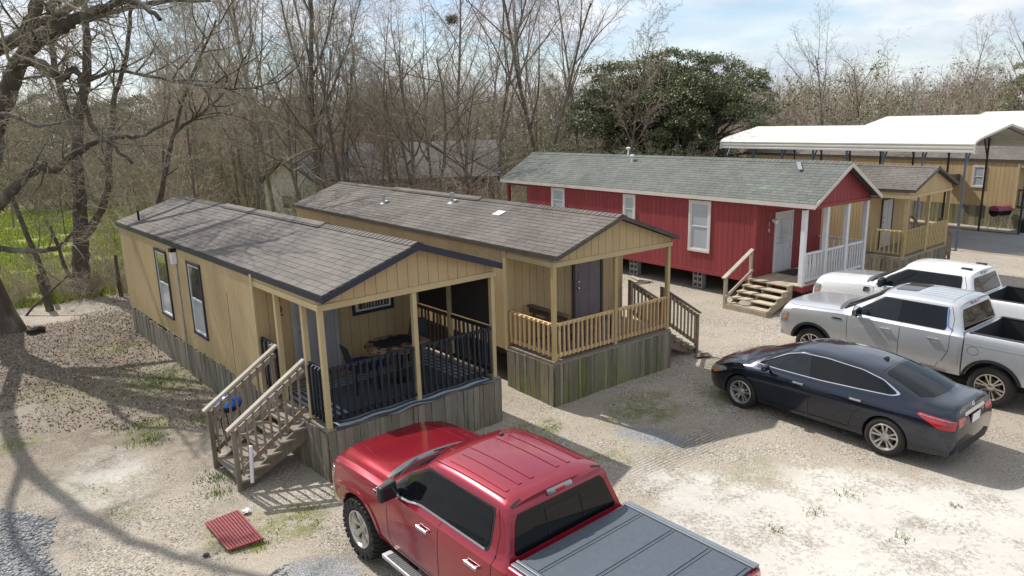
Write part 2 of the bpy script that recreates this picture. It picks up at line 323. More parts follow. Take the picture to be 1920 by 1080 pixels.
STEELBLUE = M('blue grey steel tube', (.115, .15, .20), .4, .5, var=.15)
STEELDARK = M('dark steel tube', (.05, .05, .055), .45, .5, var=.2)

# ------------------------------------------------------------------ homes
def strips(mb, p0, p1, zlo, zhi, sp=.2, th=.016, gap=.009, out=None):
    """grooved siding between plan points p0,p1; zlo/zhi functions of distance; outward normal right of p0->p1"""
    p0 = Vector((*p0, 0)); p1 = Vector((*p1, 0)); d = p1-p0; Lg = d.length; d /= Lg; n = Vector((d.y, -d.x, 0)); k = max(1, round(Lg/sp)); s = Lg/k
    f = lambda g, t: g(t) if callable(g) else g
    def pan(a, b, o0, o1):
        A = p0+d*a; B = p0+d*b
        pts = []
        for z0, z1 in ((f(zlo, a), f(zlo, b)), (f(zhi, a), f(zhi, b))):
            pts += [(A+n*o1+Vector((0, 0, z0))), (B+n*o1+Vector((0, 0, z1))), (B+n*o0+Vector((0, 0, z1))), (A+n*o0+Vector((0, 0, z0)))]
        mb.hexa([tuple(q) for q in pts])
    brk = sorted({0., Lg} | ({Lg/2} if callable(zhi) else set()))
    for a, b in zip(brk, brk[1:]): pan(a, b, -.07, 0)
    for i in range(k):
        a, b = i*s+gap/2, (i+1)*s-gap/2
        if a < Lg/2 < b and callable(zhi): pan(a, Lg/2, 0.0005, th); pan(Lg/2, b, 0.0005, th)
        else: pan(a, b, 0.0005, th)
def railing(root, mat_, p0, p1, z0, z1, n, bw=.036, over=.034, slope=0., side=1, railw=.04, name='railing', outer=True, toprail=.07):
    """p0,p1 plan points; balusters fixed to the outer face of two rails; slope = dz from p0 to p1"""
    p0 = Vector((*p0, 0)); p1 = Vector((*p1, 0)); d = (p1-p0); Lg = d.length; d /= Lg; nrm = Vector((d.y, -d.x, 0))*side
    mb = MB(); dz = Vector((0, 0, slope))
    rl = bpy.data.objects.new(name, None); col.objects.link(rl); rl.parent = root
    for z, h, nm in ((z1, toprail, 'top_rail'), (z0, .07, 'bottom_rail')): mb = MB(); mb.bar(p0+Vector((0, 0, z)), p1+Vector((0, 0, z))+dz, railw, h); mb.build(nm, mat_, rl, bevel=.004)
    ang = math.atan2(d.y, d.x); off = nrm*(railw/2+bw/2+.001) if outer else Vector((0, 0, 0))
    b = MB(); zt = over if outer else -.03; zb = -over if outer else .03; H = z1-z0+zt-zb
    b.hexa([(-bw/2, -bw/2, 0), (bw/2, -bw/2, 0), (bw/2, bw/2, 0), (-bw/2, bw/2, 0),
            (-bw/2, -bw/2, H-(.03 if side > 0 else 0)), (bw/2, -bw/2, H-(.03 if side > 0 else 0)), (bw/2, bw/2, H-(0 if side > 0 else .03)), (-bw/2, bw/2, H-(0 if side > 0 else .03))])
    first = None
    for i in range(n):
        t = (i+.5)/n; q = p0+d*Lg*t+off+Vector((0, 0, z0+zb+slope*t))
        if first is None: o = first = b.build('baluster', mat_, rl)
        else: o = copy(first, rl)
        o.location = q; o.rotation_euler = (rng.gauss(0, .008), rng.gauss(0, .012), ang)
    return rl
def stairs(root, sx, x0, y0, y1, ztop, n, run, rise, mw, mt, zbase=0, closed=False, tw=.26, name='staircase'):
    """steps going from deck edge x0 in direction sx"""
    st = bpy.data.objects.new(name, None); col.objects.link(st); st.parent = root
    for y in (y0+.02, y1-.02):
        mb = MB(); xe = x0+sx*run*n; zt = ztop-.05
        poly = [(x0, zt), (x0, zt-.34), (xe-sx*.12, zbase+.0), (xe, zbase+.0), (xe, zbase+.10)]
        mb.prism(poly, 'y', y-.02, y+.02); mb.build('stringer', mw, st, bevel=.004, fixn=True)
    for i in range(n):
        z = ztop-rise*(i+1) if not closed else ztop-rise*(i+1); x = x0+sx*run*(i+.5)
        mb = MB(); mb.box(x-tw/2, x+tw/2, y0-.06, y1+.06, z-.04, z); mb.build('tread', mt, st, bevel=.004)
        if not closed and i < n:   # support blocks under the treads
            for y in (y0+.06, y1-.06):
                mb = MB(); mb.box(x-.09, x+.09, y-.02, y+.02, z-.13, z-.042); mb.build('cleat', mw, st)
    return st
def window(root, y0, y1, z0, z1, frame_m, sash_m, glass_m, side='x', at=0., fw=.07, lower=None, name='window'):
    """double hung window on the wall plane (outside is -x or -y)"""
    P = MB(); o = .022
    def bx(mb, a, b, c, d, e, f_, m=0):
        if side == 'x': mb.box(at-f_, at-e, a, b, c, d, m)
        else: mb.box(a, b, at-f_, at-e, c, d, m)
    w = MB()
    bx(w, y0-fw, y1+fw, z1, z1+fw, o, o+.03); bx(w, y0-fw, y1+fw, z0-fw, z0, o, o+.035)
    bx(w, y0-fw, y0, z0, z1, o, o+.028); bx(w, y1, y1+fw, z0, z1, o, o+.028)
    wo = w.build(name, frame_m, root, bevel=.004)
    s = MB(); t = .035; zm = (z0+z1)/2
    for a, b, c, d in ((y0, y1, z0, z0+t), (y0, y1, z1-t, z1), (y0, y0+t, z0+t, z1-t), (y1-t, y1, z0+t, z1-t), (y0+t, y1-t, zm-t/2, zm+t/2)): bx(s, a, b, c, d, .002, o+.016)
    s.build('sash', sash_m, wo)
    g = MB(); bx(g, y0+t, y1-t, zm+t/2, z1-t, .002, o+.004); g.build('pane', glass_m, wo)
    g = MB(); bx(g, y0+t, y1-t, z0+t, zm-t/2, .002, o-.002); g.build('pane', lower or glass_m, wo)
    return wo
def door(root, x0, x1, z0, z1, at, dm, fm, lite=False, knob_left=True, panels=True):
    d = MB(); d.box(x0, x1, at-.045, at-.019, z0, z1)
    if panels:
        W_ = x1-x0
        rows = [(.10, .42), (.48, .78), (.83, .95)] if not lite else [(.06, .42)]
        for a, b in rows:
            for c, e in ((.14, .46), (.54, .86)): d.box(x0+W_*c, x0+W_*e, at-.054, at-.0455, z0+(z1-z0)*a, z0+(z1-z0)*b)
    do = d.build('door', dm, root, bevel=.004)
    f = MB(); t = .07
    f.box(x0-t, x0-.004, at-.06, at-.019, z0, z1+t); f.box(x1+.004, x1+t, at-.06, at-.019, z0, z1+t); f.box(x0-.004, x1+.004, at-.06, at-.019, z1+.004, z1+t); f.build('door_frame', fm, do)
    kx = x0+.07 if knob_left else x1-.07
    for z, r_ in ((z0+.93, .033), (z0+1.08, .026)):
        k = MB(); k.lathe([(.0, -.06), (r_*.8, -.055), (r_, -.03), (r_*.4, -.02), (r_*.4, 0)], (kx, at-.045, z), 'y', 12); k.build('door_knob', CHROME, do, smooth=True)
    if lite:
        g = MB(); a0, a1 = x0+.22*(x1-x0), x1-.22*(x1-x0); b0, b1 = z0+.47*(z1-z0), z0+.92*(z1-z0); k = 0
        for i in range(3):
            for j in range(3):
                u0 = a0+(a1-a0)*i/3+.01; v0 = b0+(b1-b0)*j/3+.012; g.box(u0, a0+(a1-a0)*(i+1)/3-.01, at-.05, at-.0455, v0, b0+(b1-b0)*(j+1)/3-.012)
        g.build('pane', BLIND, do)
    return do
def shingles(mb, x_e, z_e, x_r, z_r, y0, y1, expo=.14, tabw=.30, m_fn=None):
    """courses of tabs from eave (x_e,z_e) to ridge"""
    e = Vector((x_e, 0, z_e)); d = Vector((x_r, 0, z_r))-e; Lg = d.length; d /= Lg; nrm = Vector((-d.z, 0, d.x)) if d.x > 0 else Vector((d.z, 0, -d.x)); n = int(Lg/expo)+1; ex = Lg/n
    for i in range(n):
        a = i*ex; b = min((i+1)*ex+.004, Lg); off = rng.random()*tabw; y = y0-off; row = rng.random()
        while y < y1:
            w_ = tabw*(1 if rng.random() > .12 else rng.uniform(.7, 1.3)); ya, yb = max(y, y0)+.0045, min(y+w_, y1)-.0045
            if yb-ya > .03:
                lift = .008+rng.random()*.004; A = e+d*(a+rng.uniform(-.004, .004)); B = e+d*b
                lo = [A, A+nrm*lift, B+nrm*.003, B]
                p = [(q.x, yy, q.z) for yy in (ya, yb) for q in lo]
                order = [p[0], p[4], p[7], p[3], p[1], p[5], p[6], p[2]]
                if d.x < 0: order = [p[4], p[0], p[3], p[7], p[5], p[1], p[2], p[6]]
                mb.hexa(order, m_fn((ya+yb)/2, (a+b)/2) if m_fn else 0, r=.15*row+.85*rng.random())
            y += w_
def home(name, label, x, y, th, W, L, D, zf, zb, ze, za, o, g, mats, zw0, skirt=None, cap=None, side_sp=.105, fascia_h=.10, rear_open=0., seed=1):
    rng.seed(seed)
    wall_m, trim_m, fascia_m, roof_m, under_m = mats
    root = thing(name, label, 'mobile home', (x, y, 0), R(th))
    hs = lambda t: 0
    slope = (za-ze)/(W/2+o)
    zr = lambda xx: ze+slope*(o+min(xx, W-xx))-.075      # underside of the roof over x
    mb = MB(); Lw = L-rear_open
    strips(mb, (0, Lw), (0, D), zw0, zr(0), side_sp)
    strips(mb, (W, D), (W, Lw), zw0, zr(0), side_sp)
    strips(mb, (W, Lw), (0, Lw), zw0, lambda t: zr(min(max(t, 0), W)), .2)
    strips(mb, (0, D), (W, D), zf, zb+.05, .2)
    mb.build('wall', wall_m, root)
    for cx, cy, sx in ((0, D, -1), (W, D, 1)):
        t = MB(); t.box(min(cx, cx+sx*.045), max(cx, cx+sx*.045), cy-.024, cy+.07, zw0, zr(0)-.002); t.build('corner_board', trim_m, root)
    f = MB(); f.box(.03, W-.03, D+.03, Lw-.03, zw0-.12, zw0+.05); f.build('floor', VOID, root)
    # front gable and beams over the porch
    gb = MB(); strips(gb, (0, 0), (W, 0), zb+.10, lambda t: max(zb+.102, zr(t)), .2, th=.012)
    gb.build('gable', wall_m, root)
    b = MB(); b.box(-.035, W+.035, -.04, .06, zb, zb+.10)
    for xx in (0, W):
        b.box(xx-.03, xx+.03, .062, D-.03, zb, zb+.10)
    b.build('porch_beam', trim_m, root, bevel=.003)
    for a_, b_ in (((0, D-.025), (0, .045)), ((W, .045), (W, D-.025))): sb = MB(); strips(sb, a_, b_, zb+.10, zr(0), .3, th=.010); sb.build('porch_side_panel', wall_m, root)
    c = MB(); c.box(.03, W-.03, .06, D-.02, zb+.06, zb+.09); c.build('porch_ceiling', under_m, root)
    if rear_open:
        b = MB(); b.box(0, W, L-.1, L, zr(0)-.22, zr(0)); b.box(0, .1, Lw+.02, L-.1, zr(0)-.22, zr(0)); b.box(0, .12, L-.12, L, 0, zr(0)-.222); b.box(W-.12, W, L-.12, L, 0, zr(0)-.222); b.build('rear_porch_frame', trim_m, root)
    # roof
    rf = MB(); ya, yb = -g, L+g
    for s in (0, 1):
        xe, xr = (-o, W/2) if s == 0 else (W+o, W/2)
        rf.prism([(xe, ze-.05), (xr, za-.05), (xr, za), (xe, ze)] if s == 0 else [(xr, za-.05), (xe, ze-.05), (xe, ze), (xr, za)], 'y', ya, yb, 0)
    ro = rf.build('roof', [FELT, under_m], root, fixn=True)
    s = MB(); shingles(s, -o-.012, ze+.004, W/2, za+.004, ya-.008, yb+.008, m_fn=cap.get('patch') if cap else None); shingles(s, W+o+.012, ze+.004, W/2, za+.004, ya-.008, yb+.008)
    y_ = ya
    while y_ < yb-.05:
        y2 = min(y_+.14, yb)
        for sx in (-1, 1):
            s.hexa([(W/2, y_, za+.018), (W/2+sx*.14, y_, za+.018-.14*slope), (W/2+sx*.14, y2+.01, za+.012-.14*slope), (W/2, y2+.01, za+.012)] +
                   [(W/2, y_, za+.034), (W/2+sx*.14, y_, za+.032-.14*slope), (W/2+sx*.14, y2+.01, za+.020-.14*slope), (W/2, y2+.01, za+.022)], 0)
        y_ += .14
    s.build('shingles', roof_m, ro, fixn=True)
    if cap and 'vent' in cap:      # raised ridge vent strip
        a, b2 = cap['vent']; v = MB()
        for sx in (-1, 1):
            v.hexa([(W/2, a, za+.036), (W/2+sx*.17, a, za+.03-.17*slope), (W/2+sx*.17, b2, za+.03-.17*slope), (W/2, b2, za+.036),
                    (W/2, a, za+.058), (W/2+sx*.17, a, za+.045-.17*slope), (W/2+sx*.17, b2, za+.045-.17*slope), (W/2, b2, za+.058)], 0)
            v.box(min(W/2+sx*.02, W/2+sx*.15), max(W/2+sx*.02, W/2+sx*.15), a+.02, b2-.02, za-.02, za+.04-.1*slope, 1)
        v.build('ridge_vent', [roof_m[0], DARKMETAL], ro, fixn=True)
    fa = MB(); h = fascia_h
    for xe, sx in ((-o, -1), (W+o, 1)): fa.box(min(xe, xe+sx*.022), max(xe, xe+sx*.022), ya, yb, ze-h, ze-.002)
    for yy, sy in ((ya, -1), (yb, 1)):
        for xe in (-o-.022, W+o+.022):
            zz_ = ze-.022*slope
            y0_, y1_ = min(yy, yy+sy*.022), max(yy, yy+sy*.022)
            pl = [(xe, zz_-h), (W/2, za-h), (W/2, za-.002), (xe, zz_-.002)]
            fa.prism(pl if xe < 0 else pl[::-1], 'y', y0_, y1_)
    fa.build('fascia', fascia_m, root, fixn=True)
    if g > .2 or o > .2:
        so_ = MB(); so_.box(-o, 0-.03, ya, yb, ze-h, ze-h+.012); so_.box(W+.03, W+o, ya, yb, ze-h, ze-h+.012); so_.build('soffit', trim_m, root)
    return root
def deck(root, W, D, zf, m_, ov=.05, along='x', rim=None):
    d = MB(); y = -ov
    while y < D-.03:
        y2 = min(y+.135, D-.03); d.box(-ov, W+ov, y, y2, zf-.035, zf); y += .142
    do = d.build('deck', m_, root)
    r_ = MB(); r_.box(-ov+.01, W+ov-.01, -ov+.012, -ov+.05, zf-.18, zf-.037); r_.box(-ov+.01, -ov+.05, -ov+.052, D-.05, zf-.18, zf-.037); r_.box(W+ov-.05, W+ov-.01, -ov+.052, D-.05, zf-.18, zf-.037)
    r_.build('rim_joist', rim or m_, do)
    return do
def skirting(root, m_, runs, name='skirting'):
    """runs: (p0,p1,ztop0,ztop1,zbottom,jit)"""
    mb = MB()
    for p0, p1, zt0, zt1, zb_, jit in runs:
        p0 = Vector((*p0, 0)); p1 = Vector((*p1, 0)); d = p1-p0; Lg = d.length; d /= Lg; n = Vector((d.y, -d.x, 0)); t = 0
        while t < Lg-.01:
            w_ = min(rng.choice((.135, .14, .14, .15, .09)), Lg-t); a = t+.002; b = t+w_-rng.choice((.002, .003, .006, .012)); o = .02+rng.random()*.008
            zt = (zt0+(zt1-zt0)*t/Lg)-rng.random()*jit; zl = zb_-rng.random()*.03+rng.random()*jit*.7; ln = rng.gauss(0, .012)
            A = p0+d*a; B = p0+d*b
            mb.hexa([tuple(q) for q in (A+n*o+Vector((0, 0, zl)), B+n*o+Vector((0, 0, zl)), B+n*(o-.018)+Vector((0, 0, zl)), A+n*(o-.018)+Vector((0, 0, zl)),
                     A+n*(o+ln*.5)+Vector((0, 0, zt)), B+n*(o+ln*.5)+Vector((0, 0, zt)), B+n*(o-.018)+Vector((0, 0, zt)), A+n*(o-.018)+Vector((0, 0, zt)))])
            t += w_
        q = d*.0
        mb.bar(p0+n*-.03+Vector((0, 0, (zb_+zt0)/2+.2)), p1+n*-.03+Vector((0, 0, (zb_+zt1)/2+.2)), .03, .08)
    return mb.build(name, m_, root)
def posts(root, m_, pts, z0, z1, w_=.09, name='porch_post'):
    for (x, y) in pts:
        mb = MB(); mb.box(x-w_/2, x+w_/2, y-w_/2, y+w_/2, z0, z1); mb.build(name, m_, root, bevel=.005)

# ---- first home: tan with navy trim, charcoal railings
A = home('mobile_home', 'tan mobile home with navy roof trim, black porch railing and covered porch nearest the camera', -3.009, 10.776, 40.34, 3.497, 12.46, 2.605, .888, 2.86, 3.141, 3.727, .016, .215,
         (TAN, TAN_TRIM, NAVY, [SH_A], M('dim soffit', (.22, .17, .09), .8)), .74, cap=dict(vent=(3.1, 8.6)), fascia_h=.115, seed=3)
WA, DA, ZA = 3.497, 2.605, .888
deck(A, WA, DA, ZA, DECKWOOD)
skirting(A, SKIRTA, [((-.05, 2.6), (-.05, -.05), .85, .85, -.06, .03), ((-.05, -.05), (WA+.05, -.05), .85, .85, -.06, .01), ((WA+.05, -.05), (WA+.05, 2.6), .85, .85, -.06, .02), ((0, 12.4), (0, 2.62), .75, .82, -.04, .10), ((WA, 2.62), (WA, 12.4), .74, .74, -.04, .03)])
posts(A, TAN_TRIM, [(.03, .03), (WA/2, .03), (WA-.03, .03), (.03, .64), (.03, 1.72), (WA-.03, 1.4)], ZA, 2.858, .085)
for a, b, n in (((.06, .03), (WA/2-.045, .03), 13), ((WA/2+.045, .03), (WA-.075, .03), 13)): railing(A, NAVYRAIL, a, b, 1.02, 1.86, n, side=1)
railing(A, NAVYRAIL, (.03, .59), (.03, .08), 1.02, 1.86, 4, side=1)
railing(A, NAVYRAIL, (.03, 2.57), (.03, 1.78), 1.02, 1.86, 5, side=1)
railing(A, NAVYRAIL, (WA-.03, .08), (WA-.03, 1.35), 1.02, 1.84, 9, side=1)
railing(A, M('brown stained railing', (.07, .04, .025), .7, rnd=.2), (WA-.03, 1.45), (WA-.03, 2.57), 1.02, 1.84, 8, side=1)
sc_ = MB(); sc_.box(WA-.012, WA-.004, .09, 1.355, 1.9, 2.84); sc_.box(WA-.012, WA-.004, 1.445, 2.57, 1.9, 2.84); sc_.build('mesh_screen', SCREEN, A)
door(A, .72, 1.50, .90, 2.62, DA, DOORG, M('grey door casing', (.36, .365, .37), .6))
window(A, 1.98, 2.80, 1.98, 2.55, NAVY, WHITE, PANE, side='y', at=DA)
window(A, 8.05, 8.88, 1.22, 2.78, NAVY, WHITE, PANE, lower=BLIND); window(A, 5.60, 6.36, 1.24, 2.78, NAVY, WHITE, PANE, lower=BLIND)
text('1\n2', .26, NAVY, A, (.43, DA-.024, 2.42), (R(90), 0, 0), 'house_number')
wl = MB(); wl.box(-.14, -.024, 7.13, 7.27, 2.66, 2.94); wlo = wl.build('meter_box', PVC, A, bevel=.01); b_ = MB(); b_.box(-.15, -.023, 7.12, 7.28, 2.94, 3.03); b_.build('hood', DARKMETAL, wlo)
cd_ = MB(); cd_.tube([(-.045, 7.2, 2.66), (-.045, 7.2, 1.0), (-.05, 7.18, .1)], .022, 8); cd_.build('conduit_pipe', GALV, A, smooth=True)
jt = MB(); jt.box(-.021, -.019, 4.05, 4.062, .8, 2.5); jt.build('siding_joint', DARKMETAL, A)
vp = MB(); vp.tube([(.3, 11.45, 3.2), (.3, 11.45, 3.52)], .03, 10); vp.build('vent_pipe', DARKMETAL, A)
# side steps of the first home
ST_A = stairs(A, -1, -.05, .74, 1.80, ZA, 5, .235, .145, GREYWOOD, DECKWOOD)
for y in (.72, 1.83):
    mb = MB(); mb.box(-1.30, -1.22, y-.022, y+.022, -.04, 1.02); mb.build('newel_post', GREYWOOD, ST_A, bevel=.004)
    mb = MB(); mb.bar((-1.36, y, 1.04), (.0, y, 1.90), .10, .045, up=(0, 0, 1)); mb.bar((-1.28, y+.03, .93), (-.02, y+.03, 1.73), .035, .09); mb.build('handrail', RAILWOOD, ST_A, bevel=.004)
    mb = MB(); mb.bar((-1.26, y+.03, .26), (-.03, y+.03, 1.05), .035, .08); mb.build('lower_rail', STAIRWOOD, ST_A, bevel=.003)
    first = None
    for i in range(9):
        t = (i+.6)/9.3; q = (-1.26+1.22*t, y-.01, .18+.79*t)
        if first is None: b_ = MB(); b_.box(-.016, .016, -.016, .016, 0, .84); o = first = b_.build('baluster', STAIRWOOD, ST_A)
        else: o = copy(first, ST_A)
        o.location = q; o.rotation_euler = (rng.gauss(0, .01), rng.gauss(0, .012), 0)
mb = MB(); mb.box(-.06, .02, 1.86, 2.06, .95, 1.88); mb.build('gate_panel', STAIRWOOD, A)

# ---- second home
B = home('mobile_home', 'tan mobile home with weathered brown roof and golden cedar porch railing, second from the camera', .813, 13.723, 37.33, 3.45, 13.18, 1.514, .917, 2.849, 3.089, 3.712, .051, .186,
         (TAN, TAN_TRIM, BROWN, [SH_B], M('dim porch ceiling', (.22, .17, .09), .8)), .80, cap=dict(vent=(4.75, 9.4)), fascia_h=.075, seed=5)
WB, DB, ZB = 3.45, 1.514, .917
deck(B, WB, DB, ZB, DECKWOOD, ov=.04, rim=NEWTREAD)
skirting(B, SKIRTW, [((-.04, 1.5), (-.04, -.04), .86, .86, -.06, .02), ((-.04, -.04), (WB+.04, -.04), .86, .86, -.06, .01), ((WB+.04, -.04), (WB+.04, 1.5), .86, .86, -.06, .02)])
posts(B, PINEPOST, [(.03, .03), (WB/2+.02, .03), (WB-.03, .03)], ZB-.01, 2.847, .085)
railing(B, CEDAR, (.03, DB-.04), (.03, .08), 1.04, 1.66, 9, side=1); railing(B, CEDAR, (.08, .03), (WB/2-.03, .03), 1.02, 1.66, 13, side=1); railing(B, CEDAR, (WB/2+.07, .03), (WB-.075, .03), 1.02, 1.66, 13, side=1)
door(B, 1.92, 2.72, .94, 2.62, DB, DOORM, M('dark door casing', (.06, .05, .045), .7))
ST_B = stairs(B, 1, WB+.04, .26, 1.16, ZB, 5, .25, .15, STAIRWOOD, GREYWOOD)
for y, s_ in ((.22, 1), (1.22, 1)):
    mb = MB(); mb.box(WB+1.28, WB+1.36, y-.04, y+.04, -.04, .98); mb.build('newel_post', STAIRWOOD, ST_B, bevel=.004); mb = MB(); mb.box(WB-.0, WB+.09, y-.045, y+.045, .75, 1.84); mb.build('newel_post', STAIRWOOD, ST_B, bevel=.004)
    mb = MB(); mb.bar((WB+.0, y, 1.86), (WB+1.42, y, 1.0), .10, .04); mb.bar((WB+.05, y, 1.76), (WB+1.34, y, .92), .035, .08); mb.build('handrail', STAIRWOOD, ST_B, bevel=.004)
    mb = MB(); mb.bar((WB+.08, y, 1.08), (WB+1.32, y, .25), .035, .08); mb.build('lower_rail', STAIRWOOD, ST_B)
    first = None
    for i in range(9):
        t = (i+.7)/9.5; q = (WB+.06+1.25*t, y-.032, 1.02-.82*t)
        if first is None: b_ = MB(); b_.box(-.017, .017, -.017, .017, 0, .78); o = first = b_.build('baluster', STAIRWOOD, ST_B)
        else: o = copy(first, ST_B)
        o.location = q
for (xx, yy) in ((.86, 8.53), (1.38, 5.66)):
    z = 3.089+(.051+xx)*(3.712-3.089)/(WB/2+.051); v = MB(); v.tube([(xx, yy, z-.02), (xx, yy, z+.20)], .04, 10); v.tube([(xx, yy, z+.19), (xx, yy, z+.26)], .058, 10); vo = v.build('roof_vent', GALV, B, smooth=True)
    f_ = MB(); f_.hexa([(xx-.12, yy-.09, z-.16*.35+.018), (xx+.10, yy-.09, z+.14*.35+.018), (xx+.10, yy+.09, z+.14*.35+.018), (xx-.12, yy+.09, z-.16*.35+.018), (xx-.12, yy-.09, z-.16*.35+.026), (xx+.10, yy-.09, z+.14*.35+.026), (xx+.10, yy+.09, z+.14*.35+.026), (xx-.12, yy+.09, z-.16*.35+.026)]); f_.build('flashing', M('dull flashing', (.34, .34, .33), .6), vo)
f_ = MB(); xx, yy = 1.14, 3.27; z = 3.089+(.051+xx)*.351; f_.hexa([(xx-.1, yy-.14, z-.035+.02), (xx+.1, yy-.14, z+.035+.02), (xx+.1, yy+.14, z+.035+.02), (xx-.1, yy+.14, z-.035+.02), (xx-.1, yy-.14, z-.035+.035), (xx+.1, yy-.14, z+.035+.035), (xx+.1, yy+.14, z+.035+.035), (xx-.1, yy+.14, z-.035+.035)]); f_.build('roof_patch', PVC, B)

# ---- third home: red
C = home('mobile_home', 'red mobile home with sage grey shingle roof, white trim and white porch railing', 8.407, 20.315, 36.48, 3.5, 14.32, 1.594, .767, 2.967, 3.159, 4.228, .107, .313,
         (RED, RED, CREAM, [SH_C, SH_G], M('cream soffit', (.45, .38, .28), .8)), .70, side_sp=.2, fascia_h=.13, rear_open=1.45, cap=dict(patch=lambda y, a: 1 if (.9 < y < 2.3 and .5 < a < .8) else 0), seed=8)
WC, DC, ZC = 3.5, 1.594, .767
deck(C, WC, DC, ZC, NEWTREAD, ov=.05, rim=RED)
rb_ = MB(); rb_.box(-.055, WC+.055, -.075, -.045, ZC-.20, ZC-.03); rb_.build('porch_skirt_board', RED, C); rb_ = MB(); rb_.box(-.04, -.015, 1.6, 12.8, .60, .72); rb_.build('base_trim', RED, C)
posts(C, WHITE, [(.05, .05), (WC/3+.02, .05), (WC*2/3, .05), (WC-.05, .05)], ZC, 2.965, .13)
for i in range(3): railing(C, WHITE, (WC/3*i+.12, .05), (WC/3*(i+1)-.06, .05), .87, 1.66, 7, bw=.045, outer=False, railw=.06)
railing(C, WHITE, (WC-.05, .12), (WC-.05, DC-.04), .87, 1.66, 7, bw=.045, outer=False, railw=.06)
door(C, .98, 1.80, .79, 2.62, DC, DOORW, WHITE, lite=True)
for a, b, c, d in ((3.36, 4.08, 1.38, 2.90), (6.66, 7.1, 2.02, 2.90), (10.5, 11.15, 2.1, 2.90)): window(C, a, b, c, d, CREAM, WHITE, BLIND, fw=.085)
text('1\n4', .2, WHITE, C, (.62, DC-.024, 2.25), (R(90), 0, 0), 'house_number')
lt = MB(); lt.lathe([(.05, 0), (.06, -.03), (.03, -.05), (.03, -.12)], (.80, DC-.02, 2.45), 'y', 12); lt.lathe([(.0, -.08), (.07, -.06), (.085, .05), (.0, .06)], (.80, DC-.14, 2.43), 'z', 12); lt.build('porch_light', PVC, C, smooth=True)
for xx, yy, h_ in ((1.68, 8.62, .30), (1.4, 8.14, .2)):
    z = 3.159+(.107+xx)*.576; v = MB(); v.tube([(xx, yy, z-.02), (xx, yy, z+h_)], .035, 10); v.lathe([(.0, .07), (.09, .04), (.09, -.02), (.04, -.03)], (xx, yy, z+h_), 'z', 12); v.build('roof_vent', PVC, C, smooth=True)
sl_ = MB(); sl_.bar((1.2, 1.0, 4.0), (1.55, 1.3, 4.2), .12, .02); sl_.build('loose_flashing', GALV, C)
# side steps of the red home
ST_C = bpy.data.objects.new('staircase', None); col.objects.link(ST_C); ST_C.parent = C
for i in range(5):
    z = ZC-.005-.145*i; x = -.16-.255*i; mb = MB(); mb.box(x-.14, x+.14, .22, 1.62, z-.04, z); mb.build('tread', NEWTREAD, ST_C, bevel=.004)
mb = MB(); mb.box(-1.34, -1.30, .22, 1.62, .0, .145); mb.build('riser', NEWTREAD, ST_C)
for y in (.26, .92, 1.58):
    mb = MB(); pl = [(-.05, ZC-.05), (-.05, ZC-.42), (-1.16, -.02), (-1.28, -.02), (-1.28, .14)]
    mb.prism(pl, 'y', y-.02, y+.02); 
    for i in range(4): x = -.16-.255*i; mb.box(x-.12, x+.11, y-.021, y+.021, ZC-.045-.145*i-.15, ZC-.0455-.145*i)
    mb.build('stringer', NEWTREAD, ST_C, fixn=True)
mb = MB(); mb.box(-.12, -.03, .24, .30, 0, ZC-.05); mb.build('support_post', NEWTREAD, ST_C)
mb = MB(); mb.box(-1.33, -1.24, 1.62, 1.71, -.03, .92); mb.build('newel_post', NEWTREAD, ST_C, bevel=.004); mb = MB(); mb.box(-.12, -.03, 1.62, 1.71, .5, 1.62); mb.build('newel_post', NEWTREAD, ST_C, bevel=.004)
mb = MB(); mb.bar((-1.40, 1.665, .93), (.02, 1.665, 1.66), .14, .04); mb.build('handrail', RAILWOOD, ST_C, bevel=.004)
mb = MB(); mb.bar((-1.34, 1.6, .36), (-.04, 1.6, 1.02), .04, .09); mb.build('lower_rail', NEWTREAD, ST_C, bevel=.004)
# painted letters on the joist below the porch, seen mirrored
jb = MB(); jb.box(.35, 2.2, .02, .05, ZC-.46, ZC-.205); jo = jb.build('lettered_joist', M('old dark joist', (.06, .045, .035), .9), C)
for k, ch in enumerate('IEIEN'): text(ch, .22, M('grey stencil paint', (.26, .25, .23), .8), C, (.62+.20*k, .012, ZC-.33), (R(90), 0, 0), 'painted_letter', mirror=True)

# ---- fourth home
D_ = home('mobile_home', 'tan mobile home with brown roof and yellow pine porch railing beyond the red home', 12.874, 23.181, 39.97, 3.628, 12.0, 1.30, .937, 2.864, 3.153, 3.791, .022, .195,
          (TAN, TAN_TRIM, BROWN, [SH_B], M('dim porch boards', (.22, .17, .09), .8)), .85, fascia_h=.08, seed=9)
WD, DD, ZD = 3.628, 1.30, .937
deck(D_, WD, DD, ZD, DECKWOOD, ov=.04, rim=NEWTREAD)
skirting(D_, SKIRTW, [((-.04, 1.3), (-.04, -.04), .88, .88, -.06, .02), ((-.04, -.04), (WD+.04, -.04), .88, .88, -.06, .01), ((WD+.04, -.04), (WD+.04, 1.3), .88, .88, -.06, .02)])
posts(D_, YPINE, [(.04, .03), (WD/2, .03), (WD-.04, .03)], ZD-.01, 2.862, .10)
railing(D_, YPINE, (.03, DD-.04), (.03, .08), 1.06, 1.78, 8, side=1); railing(D_, YPINE, (.09, .03), (WD/2-.05, .03), 1.06, 1.78, 13, side=1); railing(D_, YPINE, (WD/2+.05, .03), (WD-.09, .03), 1.06, 1.78, 13, side=1)
door(D_, 1.2, 1.98, .95, 2.62, DD, DOORW, BROWN)
ST_D = stairs(D_, 1, WD+.04, .3, 1.15, ZD, 5, .25, .15, STAIRWOOD, GREYWOOD)
